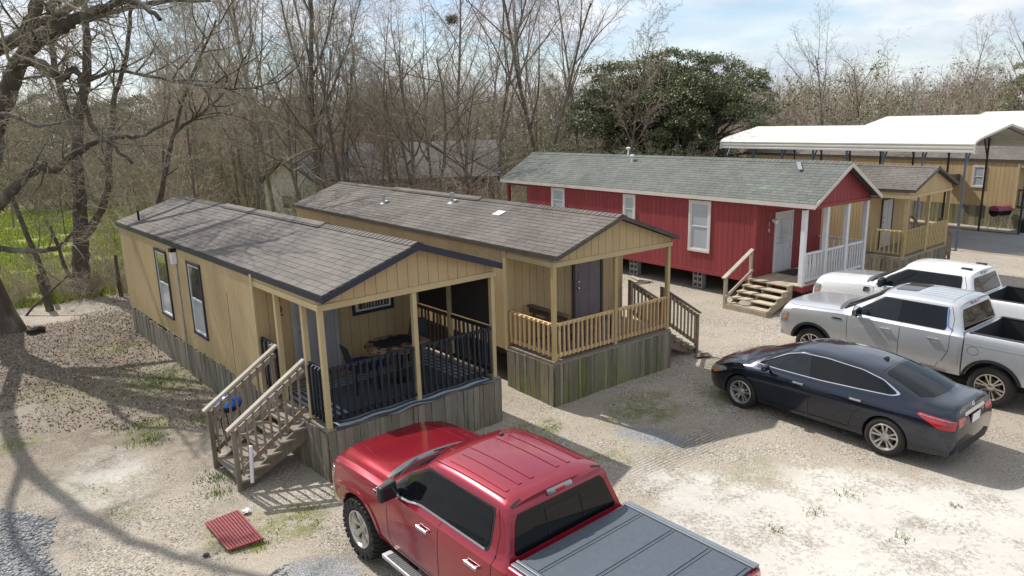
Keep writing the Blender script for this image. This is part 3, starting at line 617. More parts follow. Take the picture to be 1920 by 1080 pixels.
for y in (.26, 1.2):
    mb = MB(); mb.box(WD+1.26, WD+1.34, y-.04, y+.04, -.04, .95); mb.build('newel_post', STAIRWOOD, ST_D)
    mb = MB(); mb.bar((WD+.0, y, 1.84), (WD+1.38, y, .98), .09, .04); mb.bar((WD+.08, y, 1.08), (WD+1.32, y, .25), .035, .08); mb.build('handrail', STAIRWOOD, ST_D)
    first = None
    for i in range(8):
        t = (i+.7)/8.5; q = (WD+.06+1.25*t, y-.032, 1.02-.82*t)
        if first is None: b_ = MB(); b_.box(-.017, .017, -.017, .017, 0, .78); o = first = b_.build('baluster', STAIRWOOD, ST_D)
        else: o = copy(first, ST_D)
        o.location = q
def W2(h, x, y, z=0.):
    """point of a home's own frame in the world"""
    m = Matrix.Translation(h.location) @ h.rotation_euler.to_matrix().to_4x4(); return m @ Vector((x, y, z))
# ---- long fifth home behind the carport
E_ = home('mobile_home', 'long tan mobile home behind the carport posts, with wood skirting along its side', 24.8, 32.75, 32, 4.2, 17.5, 1.5, .95, 2.9, 3.25, 4.1, .05, .2,
          (TAN, TAN_TRIM, BROWN, [SH_B], VOID), .98, fascia_h=.1, side_sp=.2, seed=12)
skirting(E_, SKIRTW, [((0, 17.4), (0, 1.5), 1.0, 1.0, -.06, .02), ((-.04, 1.5), (-.04, -.04), .9, .9, -.06, .02), ((-.04, -.04), (4.24, -.04), .9, .9, -.06, .02)])
deck(E_, 4.2, 1.5, .95, DECKWOOD)
posts(E_, TAN_TRIM, [(.04, .03), (2.1, .03), (4.16, .03)], .94, 2.9, .1)
railing(E_, NAVYRAIL, (.03, 1.45), (.03, .08), 1.06, 1.85, 9); railing(E_, NAVYRAIL, (.09, .03), (2.05, .03), 1.06, 1.85, 13)
window(E_, 3.0, 3.45, 1.95, 2.85, CREAM, WHITE, BLIND, fw=.09)
ac = MB(); ac.box(-.40, -.02, 4.1, 4.8, 1.95, 2.5); aco = ac.build('window_air_conditioner', M('brown louvred casing', (.10, .08, .065), .7), E_, bevel=.02)
vt = MB(); vt.lathe([(0, .16), (.16, .10), (.16, .06), (.05, .05), (.05, -.06)], (.8, 7.5, 3.7), 'z', 12); vt.build('roof_vent', GALV, E_, smooth=True)

# ---- open sheet metal carports
def carport(label, x, y, th, W, L, ze, za, n, steel=STEELBLUE, seed=1):
    rng.seed(seed); root = thing('metal_carport', label, 'carport', (x, y, 0), R(th), 'open metal carports')
    half = [(-.12, ze-.02), (-.12, ze+.05), (-.095, ze+.07), (-.095, ze+.11), (-.12, ze+.13), (-.12, ze+.20), (-.095, ze+.22), (-.095, ze+.26), (-.12, ze+.28), (-.12, ze+.32), (-.06, ze+.40), (.10, ze+.47), (.35, ze+.54)]
    sx, sz = half[-1]; k = int((W/2-sx)/.25); h2 = []
    for i in range(1, k+1):
        t = i/k; xx = sx+(W/2-sx)*t; zz_ = sz+(za-sz)*t
        if i < k: h2 += [(xx-.03, zz_-.03*(za-sz)/(W/2-sx)), (xx-.018, zz_+.014), (xx+.018, zz_+.022), (xx+.03, zz_+.03*(za-sz)/(W/2-sx))]
        else: h2.append((xx, zz_))
    prof = half+h2; prof = prof+[(W-a, b) for a, b in prof[-2::-1]]
    rf = MB(); t_ = .012
    low = [(a+(.012 if a < W/2 else -.012 if a > W/2 else 0), b-t_*(1 if .1 < a < W-.1 else 0)) for a, b in prof]
    for i in range(len(prof)-1):
        p = [low[i], low[i+1], prof[i+1], prof[i]]; rf.prism(p, 'y', -.3, L+.3, r=.5)
    rf.build('roof', CARPORT, root, fixn=True, smooth=True, angle=20)
    fr = MB(); sxy = (L)/(n-1)
    for yy in (-.312, L+.302):
        tr = MB()
        for i in range(len(half)): 
            for m_ in (0, 1):
                a = prof[i] if not m_ else (W-prof[i][0], prof[i][1]); b = (prof[i+1] if i < len(half)-1 else (W/2, za)) if not m_ else (W-(prof[i+1][0] if i < len(half)-1 else W/2), prof[i+1][1] if i < len(half)-1 else za)
                tr.bar((a[0], yy, a[1]-.03), (b[0], yy, b[1]-.03), .012, .09)
        tr.build('gable_trim', CARPORT, root)
    for i in range(n):
        yy = i*sxy
        for xx, sg in ((0, 1), (W, -1)):
            p = MB(); p.box(xx-.035, xx+.035, yy-.035, yy+.035, -.05, ze+.32); p.bar((xx, yy, ze-.55), (xx+sg*.62, yy, ze+.50), .05, .05, up=(0, 1, 0))
            p.build('post', STEELDARK if xx > 0 else steel, root)
        a = MB()
        for s_ in (0, 1):
            x0, x1 = (0, W/2) if s_ == 0 else (W, W/2); a.bar((x0, yy, ze+.32), (x1, yy, za-.07), .05, .05, up=(0, 1, 0))
        a.build('rafter', steel, root)
    b = MB()
    for xx in (0, W): b.box(xx-.03, xx+.03, 0, L, -.03, .03)
    b.build('base_rail', steel, root)
    return root
carport('nearest ivory metal carport, standing on blue grey posts before the long tan home', 18.2, 28.9, 35, 6.1, 11.7, 3.98, 5.0, 8, seed=21)
carport('ivory metal carport roof rising right behind the nearest one', 30.5, 36.5, 35, 6.1, 13, 4.26, 5.29, 6, seed=22)
carport('farthest ivory metal carport at the right edge of the photo', 40, 41, 35, 6.1, 13, 4.38, 5.41, 6, seed=23)

# ---- old house in the woods
rng.seed(31)
def simple_house(name, label, x, y, th, W, L, ze, za, wall_m, roof_m, wins=(), o=.35):
    root = thing(name, label, 'house', (x, y, 0), R(th)); mb = MB()
    zr = lambda t: ze+(za-ze)*(min(t, W-t)+o)/(W/2+o)-.12
    strips(mb, (0, L), (0, 0), 0, zr(0), .25); strips(mb, (0, 0), (W, 0), 0, zr, .25); strips(mb, (W, 0), (W, L), 0, zr(0), .25); strips(mb, (W, L), (0, L), 0, zr, .25)
    mb.build('wall', wall_m, root); s = MB(); xr = W/2
    s.prism([(-o, ze-.1), (W/2, za-.1), (W/2, za), (-o, ze)], 'y', -.4, L+.4); s.prism([(W/2, za-.1), (W+o, ze-.1), (W+o, ze), (W/2, za)], 'y', -.4, L+.4)
    for a in (0, 1): shingles(s, -o if a == 0 else W+o, ze+.004, W/2, za+.004, -.4, L+.4, expo=.3, tabw=.9)
    s.build('roof', roof_m, root, fixn=True)
    for side, a, b, c, d in wins: window(root, a, b, c, d, WHITE, WHITE, PANE, side=side, at=0, fw=.1)
    return root
simple_house('old_house', 'old house with faded grey roof and brown walls showing through the bare trees', -.9, 42.5, 94, 7.5, 8.6, 2.55, 4.5, M('brown weathered siding', (.15, .115, .095), .8, rnd=.1), M('faded grey roof', (.115, .105, .098), .95, var=.2, scale=.6, rnd=.1), (('x', 2, 2.8, 1.2, 2.2), ('x', 5, 5.9, 1.2, 2.2)))
simple_house('small_shed', 'small whitish gabled shed among the trees at the left end of the old house', -14.6, 43.2, -20, 3.6, 6.0, 2.5, 3.9, M('faded white boards', (.60, .55, .50), .8, var=.15, rnd=.1), M('shed roof', (.11, .10, .095), .95, rnd=.1), (('y', 1.2, 1.9, .9, 1.7),), o=.25)
simple_house('far_house', 'distant house whose pale roof shows faintly through the left woods', -31, 82, 40, 8, 12, 2.6, 4.2, M('far house wall', (.3, .27, .24), .8), M('pale far roof', (.42, .41, .42), .8), ())

# ------------------------------------------------------------------ vehicles
def hermite_runs(P, sharp, sub, axis):
    """interpolate a net of points along an axis; smooth runs between sharp stations"""
    P = np.moveaxis(P, axis, 0); n = len(P); outp = [P[0:1]]
    brk = sorted({0, n-1} | {s for s in sharp if 0 < s < n-1})
    for a, b in zip(brk, brk[1:]):
        Q = P[a:b+1]; m = len(Q); D = np.diff(Q, axis=0)
        T = np.zeros_like(Q)
        if m > 2:
            d0, d1 = D[:-1], D[1:]; ok = d0*d1 > 0
            T[1:-1] = np.where(ok, 2*d0*d1/np.where(np.abs(d0+d1) < 1e-9, 1, d0+d1), 0)
            T[0] = 1.5*D[0]-.5*T[1]; T[-1] = 1.5*D[-1]-.5*T[-2]
        else: T[:] = D[0]
        for i in range(m-1):
            for k in range(1, sub[a+i]+1):
                t = k/sub[a+i]; h = (2*t**3-3*t**2+1, t**3-2*t**2+t, -2*t**3+3*t**2, t**3-t**2)
                outp.append((h[0]*Q[i]+h[1]*T[i]+h[2]*Q[i+1]+h[3]*T[i+1])[None])
    return np.moveaxis(np.concatenate(outp), 0, axis)
def shell(net, sharp_i, sharp_j, subi, subj, name, mats, parent, arches=(), cut=None, angle=32):
    P = np.array(net, float)                      # (stations, rows, (u,w,z)); row 0 and last on the centre line
    P = hermite_runs(P, sharp_i, subi, 0); P = hermite_runs(P, sharp_j, subj, 1)
    ni, nj = P.shape[:2]
    v = []; idx = {}
    for i in range(ni):
        for j in range(nj):
            for s in (1, -1):
                if s == -1 and j in (0, nj-1): idx[i, j, -1] = idx[i, j, 1]; continue
                u, ww, z = P[i, j]; idx[i, j, s] = len(v); v.append((u, s*ww if j not in (0, nj-1) else 0, z))
    f = []
    for i in range(ni-1):
        for j in range(nj-1):
            f.append((idx[i, j, 1], idx[i+1, j, 1], idx[i+1, j+1, 1], idx[i, j+1, 1])); f.append((idx[i, j+1, -1], idx[i+1, j+1, -1], idx[i+1, j, -1], idx[i, j, -1]))
    for i in (0, ni-1):
        for j in range(nj-1):
            q = [idx[i, j, 1], idx[i, j+1, 1], idx[i, j+1, -1], idx[i, j, -1]]; q = list(dict.fromkeys(q))
            if len(q) > 2: f.append(tuple(q if i == 0 else q[::-1]))
    mb = MB(); mb.add(v, f); o = mb.build(name, mats, parent, fixn=True)
    cutters = []
    for (ux, uz, rr, wd) in arches:
        for s in (1, -1):
            c = MB(); c.tube([(ux, s*(wd-.28), uz), (ux, s*(wd+.4), uz)], rr, 40); cutters.append(c.build('cut', mats, None, fixn=True))
    for bx in (cut or []):
        c = MB(); c.box(*bx); cutters.append(c.build('cut', mats, None, fixn=True))
    if cutters:
        pm = o.parent; o.parent = None
        for c in cutters:
            m = o.modifiers.new('b', 'BOOLEAN'); m.operation = 'DIFFERENCE'; m.solver = 'EXACT'; m.object = c
        dg = bpy.context.evaluated_depsgraph_get(); dg.update(); me = bpy.data.meshes.new_from_object(o.evaluated_get(dg)); o.modifiers.clear(); o.data = me; o.parent = pm
        for c in cutters: bpy.data.objects.remove(c)
        for p in me.polygons:
            c = p.center
            for (ux, uz, rr, wd) in arches:
                d_ = math.hypot(c.x-ux, c.z-uz)
                if d_ < rr+.004 and abs(c.y) < wd+.1 and (abs(p.normal.y) > .9 and abs(abs(c.y)-(wd-.28)) < .01 or abs(d_-rr) < .012 and abs(p.normal.y) < .3 and abs(c.y) > wd-.29): p.material_index = 1
            for bx in (cut or []):
                if bx[0]-.002 <= c.x <= bx[1]+.002 and bx[2]-.002 <= c.y <= bx[3]+.002 and bx[4]-.002 <= c.z <= bx[5]+.002: p.material_index = 1
    o.data.shade_smooth(); o.data.set_sharp_from_angle(angle=R(angle)); return o
class Skin:
    def __init__(s, objs):
        v = []; f = []
        for o in objs:
            k = len(v); v += [q.co.copy() for q in o.data.vertices]; f += [[i+k for i in p.vertices] for p in o.data.polygons]
        s.t = BVHTree.FromPolygons(v, f)
    def hit(s, a, b, d='side', sgn=1):
        if d == 'side': o, di = Vector((a, sgn*3, b)), Vector((0, -sgn, 0))      # a=u, b=z
        elif d == 'top': o, di = Vector((a, b, 4)), Vector((0, 0, -1))           # a=u, b=w
        elif d == 'rear': o, di = Vector((-6, a, b)), Vector((1, 0, 0))          # a=w, b=z
        else: o, di = Vector((8, a, b)), Vector((-1, 0, 0))
        h = s.t.ray_cast(o, di); return (h[0], h[1]) if h[0] is not None else (None, None)
def rpoly(pts, r, k=4):
    outp = []; n = len(pts)
    for i in range(n):
        p = Vector(pts[i]); a = Vector(pts[i-1])-p; b = Vector(pts[(i+1) % n])-p; rr = min(r, a.length*.45, b.length*.45)
        A = p+a.normalized()*rr; B = p+b.normalized()*rr
        for j in range(k+1): t = j/k; outp.append(tuple(A*(1-t)**2+p*2*t*(1-t)+B*t*t))
    return outp
def overlay(sk, poly, name, mat_, parent, d='side', sgn=1, off=.004, nu=26, nv=8, inward=.02, smooth=True):
    """panel following the body: poly in the projection plane, filled column by column"""
    us = [p[0] for p in poly]; u0, u1 = min(us), max(us); n = len(poly); g = []
    for i in range(nu+1):
        t = i/nu; u = u0+(u1-u0)*(t*t*(3-2*t)*.5+t*.5); u = min(max(u, u0+1e-4), u1-1e-4); zs = []
        for k in range(n):
            a, b = poly[k], poly[(k+1) % n]
            if (a[0]-u)*(b[0]-u) <= 0 and abs(a[0]-b[0]) > 1e-9: zs.append(a[1]+(b[1]-a[1])*(u-a[0])/(b[0]-a[0]))
        lo, hi = min(zs), max(zs); cl = []
        for j in range(nv+1):
            q, nn = sk.hit(u, lo+(hi-lo)*j/nv, d, sgn)
            if q is None: cl = None; break
            cl.append((q+nn*off, q-nn*inward))
        if cl: g.append(cl)
    mb = MB(); vs = []; ni = len(g); nj = nv+1
    if ni < 2: return None
    for cl in g:
        for a, b in cl: vs += [a, b]
    I = lambda i, j, k: (i*nj+j)*2+k; fs = []
    for i in range(ni-1):
        for j in range(nj-1): fs.append((I(i, j, 0), I(i+1, j, 0), I(i+1, j+1, 0), I(i, j+1, 0)))
        fs.append((I(i, 0, 1), I(i+1, 0, 1), I(i+1, 0, 0), I(i, 0, 0))); fs.append((I(i, nj-1, 0), I(i+1, nj-1, 0), I(i+1, nj-1, 1), I(i, nj-1, 1)))
    for j in range(nj-1): fs.append((I(0, j, 0), I(0, j+1, 0), I(0, j+1, 1), I(0, j, 1))); fs.append((I(ni-1, j, 1), I(ni-1, j+1, 1), I(ni-1, j+1, 0), I(ni-1, j, 0)))
    mb.add(vs, fs)
    o = mb.build(name, mat_, parent, smooth=smooth, angle=50, fixn=False)
    # outward faces
    me = o.data; q, nn = sk.hit((u0+u1)/2, sum(p[1] for p in poly)/n, d, sgn)
    if nn is not None and me.polygons[len(me.polygons)//3].normal.dot(nn) < 0: me.flip_normals()
    return o
def ribbon(sk, pts, wd, name, mat_, parent, d='side', sgn=1, off=.0015, step=.04, th=.0):
    path = []
    for a, b in zip(pts, pts[1:]):
        L_ = math.hypot(b[0]-a[0], b[1]-a[1]); k = max(1, int(L_/step))
        for i in range(k): path.append((a[0]+(b[0]-a[0])*i/k, a[1]+(b[1]-a[1])*i/k))
    path.append(pts[-1]); L3 = []
    for p in path:
        q, nn = sk.hit(p[0], p[1], d, sgn)
        if q is not None: L3.append((q+nn*off, nn))
    if len(L3) < 2: return None
    mb = MB(); vs = []; n = len(L3)
    for i, (q, nn) in enumerate(L3):
        t = (L3[min(i+1, n-1)][0]-L3[max(i-1, 0)][0]).normalized(); s = t.cross(nn).normalized()*wd/2; dn = nn*(th+.004)
        vs += [q+s, q-s, q-s-dn, q+s-dn]
    fs = [(4*i+k, 4*i+(k+1) % 4, 4*(i+1)+(k+1) % 4, 4*(i+1)+k) for i in range(n-1) for k in range(4)]+[(3, 2, 1, 0), (4*n-4, 4*n-3, 4*n-2, 4*n-1)]
    mb.add(vs, fs); return mb.build(name, mat_, parent, fixn=True)
def PAINT(name, c, metal=.35, rough=.32, dust=.08, flake=None, c2=None):
    return M(name, c, rough, metal, var=.05, scale=2, coat=1., c2=c2, c2pos=(.45, .8), c2scale=6)
GLASSD = M('tinted car glass', (.004, .005, .007), .03, var=.2, spec=.40)
GLASSW = M('windscreen glass', (.010, .014, .018), .03, var=.3, spec=.5)
RUBBER = M('tyre rubber', (.022, .021, .020), .85, var=.25, scale=12, bump=.2)
BLACKP = M('black plastic', (.016, .016, .017), .6, var=.2)
WELL = M('wheel well liner', (.012, .012, .012), .9, var=.2)
GAP = M('panel gap', (.006, .006, .006), .9)
ALLOY = M('machined alloy', (.52, .51, .49), .3, .85, var=.1, scale=8)
ALLOYG = M('warm polished alloy', (.56, .53, .49), .25, .9, var=.1, scale=8)
LENSR = M('red tail lens', (.40, .012, .018), .12, var=.3, scale=9, coat=1)
LENSC = M('clear lamp lens', (.30, .31, .32), .1, .3, var=.45, scale=14, coat=1)
AMBER = M('amber lens', (.62, .20, .03), .15, var=.1, coat=1)
LINER = M('black bed liner', (.018, .018, .019), .75, var=.3, scale=30, bump=.3, bscale=80)
SILVERTRIM = M('silver trim', (.50, .51, .52), .32, .75)
def wheel(parent, x, y, z, R_, width, rimr, sgn, n=6, twin=0., chunky=False, rim_m=None, steer=0., dish=.02):
    root = bpy.data.objects.new('wheel', None); col.objects.link(root); root.parent = parent; root.location = (x, y, z); root.rotation_euler = (0, 0, steer)
    s = sgn; h = width/2
    t = MB(); r0 = rimr+.012
    t.lathe([(r0, -h*.8), (r0+.01, -h*.95), ((r0+R_)/2, -h), (R_-.03, -h*.93), (R_-.008, -h*.72), (R_, -h*.3), (R_, h*.3), (R_-.008, h*.72), (R_-.03, h*.93), ((r0+R_)/2, h), (r0+.01, h*.95), (r0, h*.8)], ax='y', n=56, closed=True)
    if chunky:
        k = 34
        for i in range(k):
            for row, (ya, yb, ph) in enumerate(((-1.02, -.52, 0), (-.46, -.04, .5), (.04, .46, 0), (.52, 1.02, .5))):
                a = 2*math.pi*(i+ph*.9)/k; a2 = a+2*math.pi/k*.60; sk_ = 2*math.pi/k*.28*(1 if row in (0, 2) else -1)
                def q(an, rr, yy): return (rr*math.cos(an), yy*h, rr*math.sin(an))
                ro = R_+.013; ri = R_-.012 if row in (1, 2) else R_-.03; roe = ro if row in (1, 2) else R_-.004
                if row == 0: p = [q(a, ri, ya), q(a2, ri, ya), q(a2+sk_, ri, yb), q(a+sk_, ri, yb), q(a, roe, ya), q(a2, roe, ya), q(a2+sk_, ro, yb), q(a+sk_, ro, yb)]
                elif row == 3: p = [q(a, ri, ya), q(a2, ri, ya), q(a2+sk_, ri, yb), q(a+sk_, ri, yb), q(a, ro, ya), q(a2, ro, ya), q(a2+sk_, roe, yb), q(a+sk_, roe, yb)]
                else: p = [q(a, ri, ya), q(a2, ri, ya), q(a2+sk_, ri, yb), q(a+sk_, ri, yb), q(a, ro, ya), q(a2, ro, ya), q(a2+sk_, ro, yb), q(a+sk_, ro, yb)]
                t.hexa(p)
                if row in (0, 3) and i % 2 == 0:   # shoulder lugs down the sidewall
                    e = -1 if row == 0 else 1; p = [q(a, R_-.075, e*.96), q(a2, R_-.075, e*.96), q(a2, R_-.02, e*.93), q(a, R_-.02, e*.93), q(a, R_-.075, e*1.05), q(a2, R_-.075, e*1.05), q(a2, R_-.02, e*1.05), q(a, R_-.02, e*1.05)]
                    t.hexa(p)
    t.build('tyre', RUBBER, root, smooth=True, angle=40, fixn=True)
    rm = MB(); f = s*h
    rm.lathe([(rimr-.03, -s*h*.7), (rimr, -s*h*.8), (rimr+.014, f*.86), (rimr+.004, f*.95), (rimr-.014, f*.92), (rimr-.028, f*.6), (rimr-.05, f*.2), (rimr-.05, -f*.5)], ax='y', n=48, closed=True)
    yo = f*.80; yi = f*.58-s*dish; th_ = s*.035
    def spoke(a, w0, w1):
        ca, sa = math.cos(a), math.sin(a)
        def q(rr, tt, yy): return (rr*ca-tt*sa, yy, rr*sa+tt*ca)
        r1, r2, r3 = .05, rimr*.55, rimr-.006
        for (ra, wa, y0), (rb, wb, y1) in (((r1, w0, yi+s*dish*.5), (r2, (w0+w1)/2*.92, yo-s*.012)), ((r2, (w0+w1)/2*.92, yo-s*.012), (r3, w1, yo))):
            rm.hexa([q(ra, -wa, y0-th_), q(ra, wa, y0-th_), q(rb, wb, y1-th_), q(rb, -wb, y1-th_), q(ra, -wa*.75, y0), q(ra, wa*.75, y0), q(rb, wb*.75, y1), q(rb, -wb*.75, y1)])
    for i in range(n):
        a = 2*math.pi*i/n+.3
        if twin:
            spoke(a-twin, .018, .022); spoke(a+twin, .018, .022)
        else: spoke(a, .032, .056)
    rm.lathe([(.0, yi+s*.03), (.04, yi+s*.028), (.075, yi+s*.008), (.08, yi-s*.05)], ax='y', n=20)
    for i in range(6 if n == 6 else 5):
        a = 2*math.pi*(i+.5)/(6 if n == 6 else 5); rm.lathe([(0, yi+s*.03), (.011, yi+s*.026), (.011, yi)], (.062*math.cos(a), 0, .062*math.sin(a)), 'y', 8)
    rm.build('rim', rim_m or ALLOY, root, smooth=True, angle=35, fixn=True)
    b = MB(); b.lathe([(0, f*.25), (rimr*.62, f*.25), (rimr*.62, f*.1), (0, f*.1)], ax='y', n=28); b.build('brake_disc', M('brake disc', (.10, .085, .075), .6, .5) if 'brake disc' not in bpy.data.materials else bpy.data.materials['brake disc'], root)
    return root
def truck(name, label, x, y, th, sc, zoff, paint, fam='f', open_bed=True, chunky=False, rim_m=None, extras=None, group='pickup trucks', flare=None, Rt=.41):
    """full size crew cab pickup; u runs forward from the rear axle, y left"""
    root = thing(name, label, 'pickup truck', (x, y, zoff), R(th), group, sc)
    wb = 3.685 if fam == 'f' else 3.745
    k = fam == 'f'; hz = 0 if k else .03
    B0 = [(.78, .47), (.95, .50), (.99, .64), (1.0, .92), (.99, 1.14), (.972, 1.30)]
    def row(us, body, up, zb=.47):
        """us: list of 12 u values or a number"""
        pts = [(0., zb)]+body+up; us = [us]*12 if isinstance(us, (int, float)) else us
        return [(us[i], pts[i][0], pts[i][1]) for i in range(12)]
    cab = [(.905, 1.36), (.755, 1.84), (.70, 1.895), (.42, 1.945), (0, 1.958)]
    def nar(b, f): return [(w_*f, z) for w_, z in b]
    net = [
     row([.56]*7+[.60, .74, .76, .76, .76], nar(B0, .985), [(.88, 1.36), (.735, 1.81), (.68, 1.86), (.42, 1.905), (0, 1.915)]),
     row([.64]*7+[.66, .80, .86, .88, .88], B0, cab),
     row([1.55]*12, B0, [(.905, 1.36), (.757, 1.85), (.70, 1.91), (.42, 1.962), (0, 1.975)]),
     row([2.55, 2.55, 2.55, 2.55, 2.55, 2.55, 2.55, 2.50, 2.25, 2.20, 2.26, 2.29], B0, [(.905, 1.36), (.75, 1.83), (.69, 1.885), (.42, 1.935), (0, 1.948)]),
     row([2.98, 2.98, 2.98, 2.98, 2.98, 2.98, 3.0, 3.02, 3.06, 3.12, 3.24, 3.29], B0, [(.90, 1.335), (.79, 1.345+hz), (.69, 1.355+hz), (.42, 1.372+hz), (0, 1.38+hz)]),
     row([3.06]*7+[3.10, 3.14, 3.20, 3.32, 3.36], B0, [(.90, 1.325), (.79, 1.335+hz), (.69, 1.36+hz), (.42, 1.378+hz), (0, 1.382+hz)]),
     row([3.7]*12, [(.78, .47), (.95, .50), (.995, .64), (1.012, .92), (1.0, 1.14), (.968, 1.26)], [(.90, 1.30), (.80, 1.315+hz), (.66, 1.35+hz), (.42, 1.362+hz), (0, 1.365+hz)]),
     row([4.2]*12, [(.78, .47), (.93, .50), (.975, .64), (1.0, .90), (.99, 1.09), (.955, 1.225)], [(.895, 1.268), (.80, 1.28+hz), (.64, 1.315+hz), (.42, 1.325+hz), (0, 1.33+hz)]),
     row([4.42, 4.42, 4.42, 4.45, 4.47, 4.45, 4.43, 4.44, 4.46, 4.49, 4.50, 4.50], [(.76, .47), (.91, .50), (.96, .64), (.985, .88), (.98, 1.05), (.945, 1.185)], [(.885, 1.235), (.785, 1.25+hz), (.63, 1.285+hz), (.42, 1.295+hz), (0, 1.30+hz)]),
     row([4.50, 4.52, 4.52, 4.56, 4.58, 4.56, 4.53, 4.53, 4.55, 4.57, 4.59, 4.60], [(.74, .50), (.86, .52), (.93, .64), (.96, .86), (.955, 1.02), (.925, 1.15)], [(.865, 1.20), (.765, 1.222), (.61, 1.258), (.42, 1.268), (0, 1.272)], .5),
     row([4.52, 4.54, 4.56, 4.60, 4.62, 4.61, 4.57, 4.57, 4.58, 4.59, 4.61, 4.62], [(.66, .54), (.80, .56), (.88, .66), (.925, .84), (.92, .98), (.885, 1.095)], [(.825, 1.135), (.73, 1.155), (.59, 1.19), (.40, 1.20), (0, 1.205)], .54)]
    ff = .92 if chunky else 1.0
    net = [[(u if u < wb else wb+(u-wb)*ff, w_, z+(.012 if chunky and u > 3.3 and z > 1.0 else 0)) for u, w_, z in r_] for r_ in net]
    az = Rt; body = shell(net, [3, 4], [1, 6, 7, 8], [2, 4, 4, 5, 2, 4, 4, 4, 3, 2], [1, 1, 2, 3, 3, 2, 1, 4, 3, 3, 3], 'cab', [paint, WELL], root, arches=((wb, az+.02, Rt+.075, 1.0),))
    # cargo bed
    def brow(u, f=1., zt=1.40):
        return [(u, 0, .55), (u, .80*f, .55), (u, .96*f, .56), (u, .99*f, .66), (u, 1.0*f, .92), (u, .99*f, 1.14), (u, .975*f, 1.32), (u, .955*f, zt-.01), (u, .93*f, zt), (u, .6, zt), (u, .3, zt), (u, 0, zt)]
    bn = [brow(-1.22, .955, 1.385), brow(-1.19, .985, 1.395), brow(-.6), brow(.1), brow(.48), brow(.53)]
    cutb = [(-1.13, .47, -.80, .80, .90, 1.6)] if open_bed else []
    bed = shell(bn, [], [1, 6, 8], [2, 4, 4, 3, 1], [1, 1, 2, 3, 3, 2, 2, 2, 1, 1, 1], 'cargo_bed', [paint, LINER if open_bed else WELL], root, arches=((0, az+.02, Rt+.07, 1.0),), cut=cutb)
    sk = Skin([body, bed]); ck = Skin([body])
    ub = MB(); ub.box(-1.0, 4.2, -.62, .62, .32, .56); ub.box(2.6, 2.9, -.9, .9, .3, .5); ub.build('chassis', WELL, root)
    # windows
    # front side glass, rear side glass, windscreen, back glass
    for s in (1, -1):
        wz0 = 1.385
        fr = [(2.90, wz0-.055), (2.80, wz0-.06), (2.45, wz0-.04), (2.25, wz0), (1.86, wz0), (1.86, 1.80), (2.17, 1.80), (2.62, 1.57)] if k else [(2.86, wz0-.01), (1.86, wz0), (1.86, 1.795), (2.2, 1.795)]
        rrp = [(1.70, wz0), (.98, wz0), (.93, 1.45), (.96, 1.80), (1.70, 1.81)]
        big = [(2.95, wz0-.07), (2.45, wz0-.06), (2.22, wz0-.022), (.93, wz0-.025), (.90, 1.45), (.93, 1.826), (2.20, 1.826), (2.66, 1.585)] if k else [(2.92, wz0-.03), (.93, wz0-.025), (.90, 1.45), (.93, 1.82), (2.22, 1.82)]
        overlay(ck, rpoly(big, .04), 'window_trim', BLACKP, root, 'side', s, off=.003, nu=50)
        if k: ribbon(ck, [(.98, 1.372), (2.22, 1.372), (2.45, 1.335), (2.80, 1.315), (2.92, 1.32)], .026, 'belt_trim', SILVERTRIM, root, 'side', s, off=.010, th=.006)
        overlay(ck, [(1.87, wz0-.012), (1.69, wz0-.012), (1.69, 1.815), (1.87, 1.812)], 'door_pillar', GLASSD, root, 'side', s, off=.007, nu=3)
        overlay(ck, rpoly(fr, .035), 'side_window', GLASSD if k else GLASSW, root, 'side', s, off=.008, nu=44)
        overlay(ck, rpoly(rrp, .06), 'side_window', GLASSD, root, 'side', s, off=.008, nu=30)
        # door seams and handles
        for pts in ([(1.78, 1.35), (1.78, .58)], [(2.93, 1.28), (2.90, .75), (2.84, .58), (1.02, .58), (.96, .72)], [(.80, 1.30), (.80, .98), (.92, .72)], [(.80, 1.30), (.80, 1.6), (.90, 1.86)]): ribbon(ck, pts, .009, 'door_seam', GAP, root, 'side', s)
        for hx in (1.98, 1.02):
            q, n_ = ck.hit(hx+.09, 1.16, 'side', s)
            hb = MB(); hb.box(hx-.02, hx+.20, *sorted((q.y+s*.018, q.y+s*.045)), 1.145, 1.185); hb.box(hx-.01, hx+.02, *sorted((q.y-.01*s, q.y+s*.02)), 1.15, 1.18); hb.box(hx+.16, hx+.19, *sorted((q.y-.01*s, q.y+s*.02)), 1.15, 1.18)
            hb.build('door_handle', SILVERTRIM, root, bevel=.004)
        # mirrors
        m_ = MB(); mx_, mz = 2.70, 1.42; y0 = s*.93
        m_.hexa([(mx_-.07, y0+s*.05, mz-.05), (mx_+.09, y0+s*.05, mz-.05), (mx_+.03, y0+s*.30, mz-.08), (mx_-.09, y0+s*.30, mz-.08), (mx_-.07, y0+s*.05, mz+.16), (mx_+.07, y0+s*.05, mz+.16), (mx_+.01, y0+s*.30, mz+.13), (mx_-.09, y0+s*.30, mz+.13)])
        m_.bar((mx_+.02, y0-s*.06, mz-.04), (mx_+.01, y0+s*.1, mz+.0), .07, .07)
        mo_ = m_.build('side_mirror', BLACKP if k else CHROME, root, bevel=.03, fixn=True)
        g_ = MB(); g_.box(mx_-.104, mx_-.092, *sorted((y0+s*.08, y0+s*.28)), mz-.05, mz+.12); g_.build('mirror_glass', GLASSW, mo_, bevel=.004)
        if k: c_ = MB(); c_.hexa([(mx_+.09, y0+s*.06, mz+.02), (mx_+.105, y0+s*.06, mz+.02), (mx_+.045, y0+s*.29, mz), (mx_+.03, y0+s*.29, mz), (mx_+.075, y0+s*.06, mz+.13), (mx_+.09, y0+s*.06, mz+.13), (mx_+.03, y0+s*.29, mz+.11), (mx_+.015, y0+s*.29, mz+.11)]); c_.build('mirror_cap', SILVERTRIM, mo_, bevel=.004, fixn=True)
